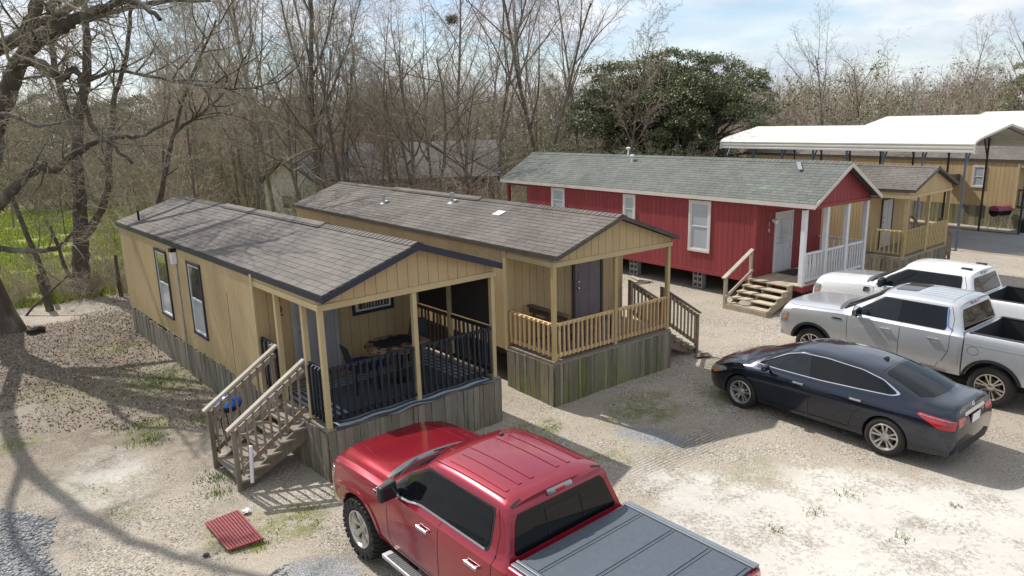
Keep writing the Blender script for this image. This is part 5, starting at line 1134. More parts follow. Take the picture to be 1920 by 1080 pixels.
rug = m.build('outdoor_rug', rug_mat(), None, smooth=True); rug.location = A.location; rug.rotation_euler = A.rotation_euler; tag(rug, 'dark rug with pale blue striped border laid on the porch floor', 'rug')
m = MB(); rng.seed(2)
for i in range(14): a = rng.random()*6.28; m.lathe([(0, 0), (.09, .01), (.10, .05), (.05, .10), (0, .11)], (.16*math.cos(a)*rng.random()*2, .12*math.sin(a), rng.random()*.06), 'z', 8)
tb = m.build('toy_pile', M('dark blue plastic', (.012, .03, .12), .5, var=.3), None, smooth=True); tb.location = at_home(A, 2.1, 2.3, ZA+.02); tag(tb, 'small heap of dark blue things on the porch floor against the back wall', 'toys')
# door mats
def mat_at(h, x, y, z, a, b, label):
    m = MB(); m.box(-a/2, a/2, -b/2, b/2, 0, .015); o = m.build('door_mat', M('dark grey mat', (.035, .035, .038), .95, var=.3, scale=30), None, bevel=.004); o.location = at_home(h, x, y, z+.004); o.rotation_euler.z = h.rotation_euler.z; tag(o, label, 'door mat')
mat_at(C, 1.5, 1.18, ZC, .9, .6, 'dark grey door mat in front of the white door of the red home')
# kettle grill behind the first steps
def kettle(name, label, loc, colr, s=1., leg=.55, cart=False):
    g = thing(name, label, 'grill', loc, 0, None, s)
    m = MB(); m.lathe([(0, leg), (.12, leg+.01), (.20, leg+.07), (.245, leg+.15), (.25, leg+.17)], n=28); m.build('bowl', DARKMETAL, g, smooth=True)
    m = MB(); m.lathe([(.255, leg+.165), (.26, leg+.18), (.245, leg+.24), (.19, leg+.31), (.10, leg+.345), (0, leg+.355)], n=28); lid = m.build('lid', colr, g, smooth=True, angle=50)
    h = MB(); h.bar((-.05, 0, leg+.39), (.05, 0, leg+.39), .03, .03); h.bar((-.045, 0, leg+.34), (-.045, 0, leg+.39), .012, .012); h.bar((.045, 0, leg+.34), (.045, 0, leg+.39), .012, .012); h.build('lid_handle', BLACKP, lid)
    for k in range(3 if not cart else 4):
        a = k*2*math.pi/(3 if not cart else 4)+.5; m = MB(); m.tube([(.16*math.cos(a), .16*math.sin(a), leg+.04), (.24*math.cos(a+.25), .24*math.sin(a+.25), leg*.55), (.26*math.cos(a), .26*math.sin(a), 0)], .011, 6); m.build('leg', DARKMETAL, g)
    m = MB(); m.tube([(-.26, -.1, .08), (.26, -.1, .08)], .008, 6); m.build('axle', DARKMETAL, g)
    for sx in (-.27, .27): m = MB(); m.lathe([(0, -.015), (.075, -.015), (.075, .015), (0, .015)], (sx, -.1, .075), 'x', 18); m.build('wheel', BLACKP, g)
    return g
kettle('kettle_grill', 'blue lidded kettle grill standing behind the wooden steps of the nearest home', (-5.32, 12.55, 0), M('glossy blue enamel', (.005, .14, .62), .15, coat=1, var=.03), .95)
gl = thing('barrel_grill', 'maroon lidded barrel grill on crossed legs beside the far skirting', 'grill', (23.3, 33.95, 0), R(20))
m = MB(); m.prism([(-.26, 0), (-.24, -.13), (.24, -.13), (.26, 0)], 'x', -.45, .45); m2 = m; bw = MB(); bw.tube([(-.45, 0, .88), (.45, 0, .88)], .24, 20); bw.build('firebox', DARKMETAL, gl, smooth=True, angle=40)
lid = MB(); n_ = 12; vs = []
for i in range(n_+1):
    a = math.pi*i/n_; vs += [(-.47, .26*math.cos(a), .92+.24*math.sin(a)), (.47, .26*math.cos(a), .92+.24*math.sin(a))]
lid.add(vs, [(2*i, 2*i+1, 2*i+3, 2*i+2) for i in range(n_)]+[tuple(2*i for i in range(n_+1)), tuple(2*i+1 for i in range(n_, -1, -1))]+[(0, 2*n_, 2*n_+1, 1)]); lid.build('lid', M('faded maroon enamel', (.26, .045, .09), .45, coat=.5), gl, smooth=True, angle=40, fixn=True)
for sx in (-.38, .38):
    for d in (-1, 1): m = MB(); m.tube([(sx, -.24*d, .75), (sx, .30*d, 0)], .014, 6); m.build('leg', GALV, gl)
tc_ = thing('trash_bin', 'black plastic bin standing beside the maroon grill at the end carport post', 'bin', (23.8, 32.95, 0)); m = MB(); m.lathe([(.20, 0), (.26, .52), (.27, .55), (.25, .56), (.20, .58), (0, .60)], n=20); m.build('tub', BLACKP, tc_, smooth=True, angle=40); m = MB(); m.bar((-.08, 0, .62), (.08, 0, .62), .03, .03); m.build('handle', BLACKP, tc_)
# red perforated rubber mat lying on the gravel
P_ = [Vector(p) for p in ((-4.57, 9.49, 0), (-4.23, 9.82, 0), (-3.59, 9.04, 0), (-3.97, 8.79, 0))]
m = MB(); n1_, n2_ = 20, 11
def mp(u, v): q = (P_[0]*(1-u)+P_[3]*u)*(1-v)+(P_[1]*(1-u)+P_[2]*u)*v; return Vector((q.x, q.y, .035+.006*math.sin(6*u)))
for i in range(n1_+1): u = i/n1_; m.bar(mp(u, 0), mp(u, 1), .014, .03, r=.5)
for j in range(n2_+1):
    v = j/n2_
    for i in range(6): m.bar(mp(i/6, v)+Vector((0, 0, .001)), mp((i+1)/6, v)+Vector((0, 0, .001)), .024, .03, r=.6)
o = m.build('rubber_mat', M('faded red rubber', (.235, .04, .045), .7, var=.2, scale=8), None); tag(o, 'red perforated rubber mat lying on the gravel in front of the steps', 'mat')
m = MB(); m.tube([(0, 0, 0), (.04, .02, .62)], .03, 14); o = m.build('plastic_pipe', PVC, None, smooth=True, angle=40); o.location = at_home(A, -1.10, .60, .13); o.rotation_euler = (R(2), 0, A.rotation_euler.z); tag(o, 'white plastic pipe leaning upright against the wooden step railing', 'pipe')
def crumple(name, label, cat, loc, s, mt, sq=.5, seed=1):
    rng.seed(seed); bm = bmesh.new(); bmesh.ops.create_icosphere(bm, subdivisions=2, radius=s)
    for v in bm.verts: v.co *= .7+.5*rng.random(); v.co.z *= sq
    me = bpy.data.meshes.new(name); bm.to_mesh(me); bm.free(); me.materials.append(mt); o = bpy.data.objects.new(name, me); col.objects.link(o); o.location = loc; o.rotation_euler.z = rng.random()*6; return tag(o, label, cat)
crumple('crushed_cup', 'crumpled white cup on the gravel at the corner of the red mat', 'litter', (-4.10, 9.83, .03), .06, PVC, .5, 3)
crumple('crushed_cup', 'small white scrap lying in the leaf litter by the wire fence', 'litter', (-11.0, 21.2, .04), .08, PVC, .6, 4)
crumple('leaf_clump', 'dark clump of leaves lying on the ground beside the large left trunk', 'debris', (-13.9, 20.2, .06), .24, M('dark leaf clump', (.03, .022, .016), .95), .5, 5)
crumple('dark_scrap', 'small dark scrap on the grey gravel at the bottom left', 'debris', (-2.6-1.65, 8.72, .02), .05, M('dark scrap', (.05, .045, .042), .9), .4, 6)
# concrete blocks under the red home
def block_stack(x, y, n, rz, label):
    for k in range(n):
        m = MB(); L_, H_, D2 = .40, .195, .20
        m.box(-L_/2, L_/2, -D2/2, -D2/2+.03, 0, H_); m.box(-L_/2, L_/2, D2/2-.03, D2/2, 0, H_)
        z0 = k*.2; 
        v = MB(); t_ = .035
        for a, b_ in ((-L_/2, -L_/2+t_), (-t_/2, t_/2), (L_/2-t_, L_/2)): v.box(a, b_, -D2/2, D2/2, 0, H_)
        for a, b_ in ((-L_/2+t_+.001, -t_/2-.001), (t_/2+.001, L_/2-t_-.001)): v.box(a, b_, -D2/2, D2/2, 0, t_); v.box(a, b_, -D2/2, D2/2, H_-t_, H_)
        o = v.build('cinder_block', BLOCK, None, bevel=.003); o.location = at_home(C, x, y, z0+.0); o.rotation_euler.z = C.rotation_euler.z+R(rz); tag(o, label % ('bottom', 'middle', 'top')[min(k, 2)] if n > 1 else label, 'concrete block', 'concrete blocks propping up the red home')
block_stack(.35, 3.95, 3, 90, '%s block of the stack under the red home below its large window'); block_stack(.35, 6.9, 3, 90, '%s block of the stack under the red home below its middle window')
block_stack(.45, 1.95, 3, 90, '%s block of the stack under the red home right behind its steps'); block_stack(1.4, .35, 3, 0, '%s block of the stack under the porch of the red home, nearest the silver truck')
block_stack(.35, 9.8, 3, 90, '%s block of the stack under the red home near its rear window'); block_stack(3.1, .35, 3, 0, '%s block of the stack under the porch of the red home, behind the white truck')
for i, (x, y, a, l, lb) in enumerate(((4.45, 25.2, 100, .8, 'longest pale board lying on the gravel beside the red home'), (4.75, 24.8, 140, .5, 'short pale board lying between two longer ones near the red home'), (4.5, 24.5, 20, .75, 'thin grey board lying nearest the cedar porch steps on the gravel'))):
    m = MB(); m.box(-l/2, l/2, -.05, .05, .0, .035); o = m.build('lumber_scrap', NEWTREAD if i < 2 else GREYWOOD, None, bevel=.003); o.location = (x, y, .02); o.rotation_euler = (0, R(2), R(a)); tag(o, lb, 'board', 'boards on the gravel')
m = MB(); m.prism([(0, 0), (.42, .06), (.38, .32), (.05, .28)], 'z', 0, .012); o = m.build('steel_plate', M('rusty sheet', (.16, .11, .09), .8, .3), None); o.location = (4.35, 16.35, .03); tag(o, 'rusty flat sheet lying at the foot of the cedar porch steps', 'metal sheet')

# ------------------------------------------------------------------ trees
BARK = M('grey brown bark', (.125, .10, .08), .95, var=.3, scale=5, stretch=(1, 1, .3), bump=.6, bscale=18, rnd=.3, rndhue=(.18, .155, .13))
BARKD = M('dark ridged bark', (.085, .065, .05), .95, var=.35, scale=5, stretch=(1, 1, .3), bump=.9, bscale=14, c2=(.16, .16, .125), c2pos=(.55, .68), c2scale=1.6)
TWIG = M('pale brown twigs', (.28, .205, .152), .95, var=.25, scale=.6, rnd=.4, rndhue=(.44, .36, .28))
TWIG2 = M('grey lichen twigs', (.36, .30, .235), .95, var=.25, scale=.6, rnd=.4, rndhue=(.22, .21, .12))
LEAF = M('dark evergreen leaves', (.14, .165, .08), .5, var=.35, scale=.45, rnd=.5, rndhue=(.19, .20, .09), spec=.5)
LEAFY = M('yellow green leaves', (.12, .15, .03), .6, var=.3, scale=.8, rnd=.35, rndhue=(.075, .10, .03))
class Wood:
    """collects limbs as tapered tubes with numpy"""
    def __init__(s): s.V = []; s.F = []; s.Rn = []; s.n = 0
    def limb(s, P, rad, k):
        P = np.array(P, float); m = len(P); rad = np.linspace(*rad, m) if isinstance(rad, tuple) else np.array(rad)
        D = np.gradient(P, axis=0); D /= np.linalg.norm(D, axis=1)[:, None]+1e-9
        a = np.array([0, 0, 1.]) if abs(D[0][2]) < .9 else np.array([1., 0, 0])
        U = np.cross(D, a); U /= np.linalg.norm(U, axis=1)[:, None]+1e-9; Wv = np.cross(D, U); t = np.arange(k)*2*np.pi/k
        ring = P[:, None]+rad[:, None, None]*(U[:, None]*np.cos(t)[None, :, None]+Wv[:, None]*np.sin(t)[None, :, None])
        i = np.arange(m-1)[:, None]*k; j = np.arange(k)[None]; j2 = (j+1) % k
        f = np.stack([i+j, i+j2, i+k+j2, i+k+j], -1).reshape(-1, 4)+s.n
        s.V.append(ring.reshape(-1, 3)); s.F.append(f); s.Rn.append(np.full(len(f), rng.random())); s.n += m*k
    def build(s, name, mt, parent=None, smooth=True):
        return quads(name, np.concatenate(s.V), np.concatenate(s.F), np.concatenate(s.Rn), mt, parent, smooth)
def quads(name, V, F, Rn, mt, parent=None, smooth=False):
    me = bpy.data.meshes.new(name); me.vertices.add(len(V)); me.vertices.foreach_set('co', np.asarray(V, np.float32).ravel()); k = F.shape[1]
    me.loops.add(F.size); me.loops.foreach_set('vertex_index', F.astype(np.int32).ravel()); me.polygons.add(len(F)); me.polygons.foreach_set('loop_start', (np.arange(len(F))*k).astype(np.int32)); me.update(calc_edges=True)
    me.materials.append(mt); a = me.attributes.new('rnd', 'FLOAT', 'FACE'); a.data.foreach_set('value', np.asarray(Rn, np.float32))
    if smooth: me.shade_smooth()
    o = bpy.data.objects.new(name, me); col.objects.link(o)
    if parent: o.parent = parent
    return o
def rot_to(d, ang, az):
    d = d/np.linalg.norm(d); a = np.array([0, 0, 1.]) if abs(d[2]) < .9 else np.array([1., 0, 0]); u = np.cross(d, a); u /= np.linalg.norm(u); v = np.cross(d, u)
    return d*math.cos(ang)+(u*math.cos(az)+v*math.sin(az))*math.sin(ang)
def path(p, d, L, k, wob, lift=0.):
    P = [np.array(p, float)]; d = np.array(d, float); d /= np.linalg.norm(d)
    for i in range(k): d = d+nrg.normal(0, wob, 3)+np.array([0, 0, lift]); d /= np.linalg.norm(d); P.append(P[-1]+d*L/k)
    return P, d
def grow(wt, wc, p, d, L, r, lev, par):
    """lev 0 = trunk; wt gets thick wood, wc the twigs"""
    k = (7, 6, 4, 3, 2)[lev]; P, dl = path(p, d, L, k, par['wob'][lev], par['lift'][lev]); r1 = r*par['taper'][lev]
    (wt if lev < par.get('split', 2) else wc).limb(P, (r, r1), (8, 6, 4, 3, 3)[lev])
    if lev+1 >= par['levels']: return
    n = par['n'][lev]; P = np.array(P)
    for i in range(n):
        t = par['start'][lev]+(1-par['start'][lev])*(i+rng.random()*.9)/n; t = min(t, .995); f = t*k; a = int(f); q = P[a]+(P[a+1]-P[a])*(f-a); dd = P[a+1]-P[a]
        an = R(rng.uniform(*par['ang'][lev])); nd = rot_to(dd, an, i*2.4+rng.random()*1.6)
        ln = L*par['ratio'][lev]*(1-.55*t if lev == 0 else 1-.35*t)*rng.uniform(.7, 1.25); rr = (r+(r1-r)*t)*par['rr'][lev]
        grow(wt, wc, q, nd, ln, max(rr, par.get('rmin', .006)), lev+1, par)
TALL = dict(levels=5, n=(17, 6, 5, 4), start=(.35, .15, .15, .1), ang=((22, 48), (25, 50), (25, 55), (25, 60)), ratio=(.40, .50, .52, .55), rr=(.42, .55, .55, .6), wob=(.04, .10, .13, .16, .2), lift=(.02, .07, .05, .03, .02), taper=(.18, .3, .4, .5, .5), rmin=.008)
FORK = dict(levels=5, n=(8, 7, 5, 4), start=(.28, .2, .15, .1), ang=((18, 42), (25, 50), (25, 55), (25, 60)), ratio=(.75, .42, .50, .5), rr=(.62, .5, .55, .6), wob=(.07, .09, .13, .18, .2), lift=(.02, .07, .04, .03, .02), taper=(.35, .22, .4, .5, .5), rmin=.008)
SPREAD = dict(levels=5, n=(9, 7, 5, 4), start=(.3, .2, .15, .1), ang=((35, 70), (25, 65), (30, 65), (30, 65)), ratio=(.75, .48, .5, .5), rr=(.6, .5, .55, .6), wob=(.09, .16, .2, .22, .2), lift=(0, .03, .02, .02, .0), taper=(.35, .2, .4, .5, .5), rmin=.008)
BUSH = dict(levels=3, n=(7, 4), start=(.2, .2), ang=((20, 55), (25, 60)), ratio=(.5, .5), rr=(.6, .6), wob=(.12, .18, .2), lift=(.01, 0, 0), taper=(.3, .4, .5), rmin=.006, split=1)
def tree_kind(seed, H, r, par, bark, twig, lean=.05):
    global nrg
    rng.seed(seed); nrg = np.random.default_rng(seed); wt, wc = Wood(), Wood()
    grow(wt, wc, (0, 0, -.2), (rng.gauss(0, lean), rng.gauss(0, lean), 1), H, r, 0, par)
    root = thing('bare_tree', None, 'tree'); wt.build('trunk', bark, root); wc.build('crown', twig, root); return root
def bush_kind(seed, H, n, twig, leaves=0, lm=None, spread=.35):
    global nrg
    rng.seed(seed); nrg = np.random.default_rng(seed); w_ = Wood()
    for i in range(n): a = rng.random()*6.28; q = rng.random()*H*spread; grow(w_, w_, (q*math.cos(a), q*math.sin(a), -.1), (math.cos(a)*.35+rng.gauss(0, .2), math.sin(a)*.35+rng.gauss(0, .2), 1), H*rng.uniform(.5, 1.1), .012+.006*H/3, 0, BUSH)
    root = thing('bare_shrub', None, 'shrub'); w_.build('stem', twig, root)
    if leaves:
        V = np.concatenate(w_.V); c = V[nrg.integers(0, len(V), leaves)]+nrg.normal(0, .12, (leaves, 3)); c = c[c[:, 2] > .1]; leaf_quads('foliage', c, .05, lm, root)
    return root
def leaf_quads(name, C_, s, mt, parent=None, r=None):
    n = len(C_); a = nrg.normal(0, 1, (n, 3)); a /= np.linalg.norm(a, axis=1)[:, None]; b = nrg.normal(0, 1, (n, 3)); b -= a*(a*b).sum(1)[:, None]; b /= np.linalg.norm(b, axis=1)[:, None]
    sz = s*(.6+.8*nrg.random(n))[:, None]; V = np.stack([C_-a*sz, C_+b*sz*.45, C_+a*sz, C_-b*sz*.45], 1).reshape(-1, 3); F = np.arange(4*n).reshape(-1, 4)
    return quads(name, V, F, nrg.random(n) if r is None else r, mt, parent)
GT, GM, GB_ = 'bare trees of the wood behind the homes', 'mid wood', 'bare shrubs under the trees'
kinds = [tree_kind(11, 15.5, .145, TALL, BARK, TWIG), tree_kind(12, 14, .125, TALL, BARK, TWIG2), tree_kind(13, 15, .165, FORK, BARK, TWIG), tree_kind(14, 13, .155, FORK, BARK, TWIG2), tree_kind(15, 12, .165, SPREAD, BARK, TWIG2, .1), tree_kind(16, 11, .11, TALL, BARK, TWIG)]
bushes = [bush_kind(41, 3.2, 16, TWIG), bush_kind(42, 2.4, 20, TWIG2), bush_kind(43, 4.2, 16, TWIG, 2600, LEAFY), bush_kind(44, 5.0, 22, TWIG2, 6000, LEAF)]
protos = kinds+bushes
rng.seed(77)
used = set()
def put(k, x, y, s, label, cat=None, group=None, rz=None, name=None):
    o = protos[k]
    if k in used: o = dup(o, (x, y, 0), rng.random()*6.28 if rz is None else rz, s)
    else: used.add(k); o.location = (x, y, 0); o.rotation_euler.z = rng.random()*6.28 if rz is None else rz; o.scale = (s,)*3
    o['label'] = label
    if group: o['group'] = group
    return o
# individual trees that stand out (x, y, kind, scale, label)
for x, y, k, s, lb in (
    (-20.0, 50, 0, 1.0, 'slender bare tree left of the tall pair above the nearest roof'), (-15.5, 44, 2, 1.02, 'bare tree forking into upright limbs above the rear of the nearest roof'),
    (-13.2, 40.5, 0, .98, 'straight dark trunked bare tree just left of the small whitish shed'), (-10.6, 41.2, 2, 1.08, 'tall bare tree with fanning limbs before the old house, left of the nest tree'),
    (-8.9, 39.0, 1, 1.05, 'slim bare tree in front of the old house roof'), (-3.35, 45, 0, 1.02, 'tall bare tree carrying a dark bird nest high in its crown'),
    (-.4, 43, 3, .98, 'bare forked tree right of the nest tree'), (2.2, 47, 2, 1.0, 'bare broad forked tree above the rear of the red home roof'),
    (5.0, 49, 0, .95, 'pale bare tree just left of the evergreen oak'), (7.0, 44, 5, .95, 'slim pale bare tree standing against the left side of the evergreen oak'),
    (-6.2, 37.5, 5, .72, 'small dark bare tree standing before the middle of the old house'), (-18.0, 37, 5, .9, 'thin bare tree at the edge of the green field, behind the nearest home'),
    (-14.6, 33.5, 5, .75, 'young bare tree right behind the rear end of the nearest home')):
    put(k, x, y, s, lb)
LB = 'bare grey brown tree standing among many others in the wood behind the homes'
GREG = 'bare trees of the wood behind the homes'
def inview(x, y, m=2): return abs(x) < .735*y+m
cnt = 0
KN = ['straight slender bare tree', 'thin grey lichened bare tree', 'forked bare tree', 'pale forked bare tree', 'low spreading bare tree', 'small slim bare tree']
def zone(x, y, kind):
    r = x/y; z = 'beyond the far left field' if r < -.45 else 'left of the nearest home' if r < -.31 else 'above the nearest home' if r < -.19 else 'above the second tan home' if r < .0 else 'above the red home' if r < .24 else 'above the carport roofs'
    return kind+(' in the nearer wood, ' if y < 62 else ' in the mid wood, ' if y < 85 else ' deep in the wood, ')+z
HK = [15.5, 14, 15, 14, 13, 11]
for i in range(1600):
    y = 44+76*rng.random()**1.1; x = rng.uniform(-.74, .74)*y
    if cnt >= 250: break
    if y < 54 and x > 5: continue          # oak and carport stand here
    if x > .30*y and y < 66: continue
    if -10.5 < x < 1.5 and 39.5 < y < 49.5: continue
    if x < -.36*y and y < 56 and rng.random() < .75: continue
    k = rng.choice((0, 1, 2, 3, 4, 5, 1, 3, 4)); s = (5.67+rng.uniform(.005, .062)*y)/HK[k]
    if x > .15*y: s *= .93
    put(k, x, y, s, zone(x, y, KN[k]), group=GREG); cnt += 1
rng.seed(79); tall = 0
for i in range(200):
    y = rng.uniform(44, 66); x = rng.uniform(-.47, .10)*y
    if tall >= 17: break
    if -10.5 < x < 1.5 and y < 49.5: continue
    k = rng.choice((0, 1, 2, 0, 1)); put(k, x, y, rng.uniform(.9, 1.05)*(5.67+.155*y)/HK[k], zone(x, y, 'tall bare tree rising high'), group='tall bare trees rising over the wood'); tall += 1
for x, y, k, s, lb in ((28.3, 66, 3, .86, 'gnarled bare tree above the nearest carport roof, left one of two'), (31.5, 66, 4, .80, 'gnarled bare tree above the nearest carport roof, right one of two'),
                       (44.5, 72, 0, .84, 'tall pale bare tree rising above the white carport roofs'), (54, 76, 2, .86, 'broad bare tree at the right edge above the farthest carport')): put(k, x, y, s, lb)
LS = 'bare tangled shrub growing among many others under the trees'
rng.seed(78)
for i in range(330):
    y = 30+50*rng.random()**1.1; x = rng.uniform(-.72, .70)*y
    if y < 36 and x > -12: continue
    if x < -.38*y and 24 < y < 50: 
        if rng.random() < .8: continue
    if -17 < x < 2 and 33 < y < 50: continue
    if x > 3 and y < 44: continue
    if x > .3*y and y < 58: continue
    put(6+rng.choice((0, 1, 0, 1, 0, 1, 1, 2)), x, y, rng.uniform(.9, 1.9)*(1 if y < 50 else 1.25), zone(x, y, 'bare tangled shrub'), group='bare shrubs under the trees')
for i, (x, y, s) in enumerate(((1.6, 42.5, 1.0), (3.6, 43, .9), (6.2, 44, .8), (8.3, 45, .85), (9.8, 44.5, .7), (4.8, 45.5, 1.0), (-17, 52, .9), (-22, 58, 1.0), (-27, 55, 1.0), (-12, 54, .8), (-30, 62, 1.2), (-7, 55, .9), (-2, 53, .9), (5.6, 41, .75), (7.6, 41.5, .8), (9.5, 42.5, .7), (-33, 58, 1.3), (3.0, 50, 1.4), (-44, 66, 1.7))):
    o = put(9 if i % 2 == 0 or i > 5 else 8, x, y, s, 'leafy green shrub growing in the wood behind the homes', group='leafy shrubs in the wood'); 
for o in bushes[2:]: o['category'] = 'shrub'
rng.seed(83)
for i in range(50): kk = rng.choice((6, 7, 6, 5, 4, 3)); put(kk, rng.uniform(-16, .5), rng.uniform(35.5, 40.5), rng.uniform(.8, 1.35) if kk > 5 else rng.uniform(.45, .8), 'thin bare growth standing in front of the old house', group='bare growth in front of the old house')
# wood beyond, read as one mass
nrg = np.random.default_rng(5); rng.seed(5); wm = Wood()
def mass(n, xr, yr, hf, wt_):
    for i in range(n):
        y = yr[0]+(yr[1]-yr[0])*rng.random(); x = rng.uniform(*xr)*y
        h = hf*rng.uniform(.75, 1.05); P, d = path((x, y, 0), (0, 0, 1), h, 4, .06); wt_.limb(P, (.16, .03), 3); P = np.array(P)
        for j in range(26):
            t = .18+.8*rng.random(); q = P[int(t*4)]+(P[min(int(t*4)+1, 4)]-P[int(t*4)])*(t*4-int(t*4)); P2, d2 = path(q, (rng.gauss(0, 1), rng.gauss(0, 1), .9), h*.22*rng.uniform(.6, 1.3), 2, .2); wt_.limb(P2, (.035, .015), 3)
            for l in range(3):
                P3, _ = path(P2[1+rng.randrange(2)], d2+nrg.normal(0, .6, 3), h*.11*rng.uniform(.6, 1.3), 1, .1); wt_.limb(P3, (.028, .016), 3)
mass(620, (-.80, .82), (90, 190), 10.5, wm)
for i in range(420):      # unseen woodland added round the yard, behind the camera too, for car glass reflections
    az_ = rng.uniform(2.55, 6.9); d_ = rng.uniform(62, 125); x, y = d_*math.cos(az_), d_*math.sin(az_)
    if y > 0 and abs(x) < .85*y+6: continue
    h = rng.uniform(9, 13.5); P, d = path((x, y, 0), (0, 0, 1), h, 4, .06); wm.limb(P, (.2, .04), 3); P = np.array(P)
    for j in range(34):
        t = .1+.88*rng.random(); q = P[int(t*4)]; P2, d2 = path(q, (rng.gauss(0, 1), rng.gauss(0, 1), .8), h*.26, 2, .2); wm.limb(P2, (.08, .04), 3)
fw = wm.build('distant_wood', TWIG, None, smooth=False); tag(fw, 'far off mass of bare brown woodland along the horizon', 'wood', kind='stuff')
# evergreen clumps inside the far wood
def leafy_crown(wt_, C0, Rv, nb, nl, trunk_h, ls, mt, root, seed, limbs=True):
    global nrg
    rng.seed(seed); nrg = np.random.default_rng(seed); pts = []
    for i in range(nb):
        while True:
            v = nrg.uniform(-1, 1, 3)
            if np.linalg.norm(v) < 1 and v[2] > -.75: break
        v = v/max(np.linalg.norm(v), .3)*(.38+.55*rng.random()); c = np.array(C0)+v*np.array(Rv); r_ = min(Rv)*rng.uniform(.11, .27)
        d = nrg.normal(0, 1, (nl//nb, 3)); d /= np.linalg.norm(d, axis=1)[:, None]; d[:, 2] = np.abs(d[:, 2])*1.0-.35*(nrg.random(len(d)) < .5); rad = r_*(.55+.5*nrg.random((len(d), 1))); pts.append(c+d*rad*np.array([1.25, 1.25, .8]))
        if limbs: P, _ = path((C0[0]*.2, C0[1]*.2, trunk_h*rng.uniform(.6, 1)), c-np.array((0, 0, trunk_h)), np.linalg.norm(c-np.array((0, 0, trunk_h*.8))), 6, .16, .02); wt_.limb(P, (.15, .03), 5)
    return np.concatenate(pts)
def evergreen(name, label, x, y, H, Rv, nb, nl, seed, tr=.45, group=None, ls=.11):
    root = thing(name, label, 'tree', (x, y, 0), 0, group); w_ = Wood(); th_ = H*.28
    P, _ = path((0, 0, -.2), (.05, 0, 1), th_+1, 5, .08); w_.limb(P, (tr, tr*.6), 10)
    pts = leafy_crown(w_, (0, 0, H-Rv[2]), Rv, nb, nl, th_, ls, LEAF, root, seed)
    for i in range(12): a = i*.55; P, _ = path(P[3], (math.cos(a), math.sin(a), .35), Rv[0]*.95, 7, .2, .02); w_.limb(P, (tr*.42, .05), 6); P = [np.array((0, 0, th_))]*6
    w_.build('trunk', BARKD, root); leaf_quads('crown', pts, ls, LEAF, root); return root
def limbs_ok(): pass
evergreen('live_oak', 'large dark evergreen oak with spreading crown behind the red home', 11.1, 50, 10.2, (7.6, 5.8, 4.2), 230, 140000, 64, ls=.085)
for i, (x, y, h, rx) in enumerate(((23.5, 92, 8.5, 4.0), (-52, 98, 11, 6), (-40, 92, 10.5, 5), (-62, 100, 12, 6), (-30, 100, 10.5, 5), (-16, 96, 10, 4.5), (34, 100, 9.5, 4), (76, 110, 12, 5), (-48, 78, 8.5, 4.5))):
    evergreen('evergreen_tree', 'dark green tree showing within the distant bare wood', x, y, h, (rx, rx, h*.38), 26, 9000, 70+i, .25, 'dark green trees in the far wood', .16)
nrg = np.random.default_rng(9)

# large gnarled tree whose trunk stands at the left edge
rng.seed(91); nrg = np.random.default_rng(91); wt, wc = Wood(), Wood()
big = thing('gnarled_tree', 'large gnarled tree with thick dark limbs, trunk at the left edge of the photo', 'tree', (0, 0, 0))
wt.limb([(-14.75, 20.45, -.1), (-14.95, 20.45, .5), (-15.2, 20.4, 1.6), (-15.35, 20.2, 2.8), (-15.2, 19.8, 3.9)], [.38, .33, .31, .31, .32], 14)
def smooth_path(pts, k=5):
    P = [Vector(p) for p in pts]; o = []
    for i in range(len(P)-1):
        a, b, c, d = P[max(i-1, 0)], P[i], P[i+1], P[min(i+2, len(P)-1)]
        for j in range(k):
            t = j/k; o.append(.5*((2*b)+(c-a)*t+(2*a-5*b+4*c-d)*t*t+(3*b-a-3*c+d)*t**3))
    o.append(P[-1]); return [np.array(v)+nrg.normal(0, .02, 3) for v in o]
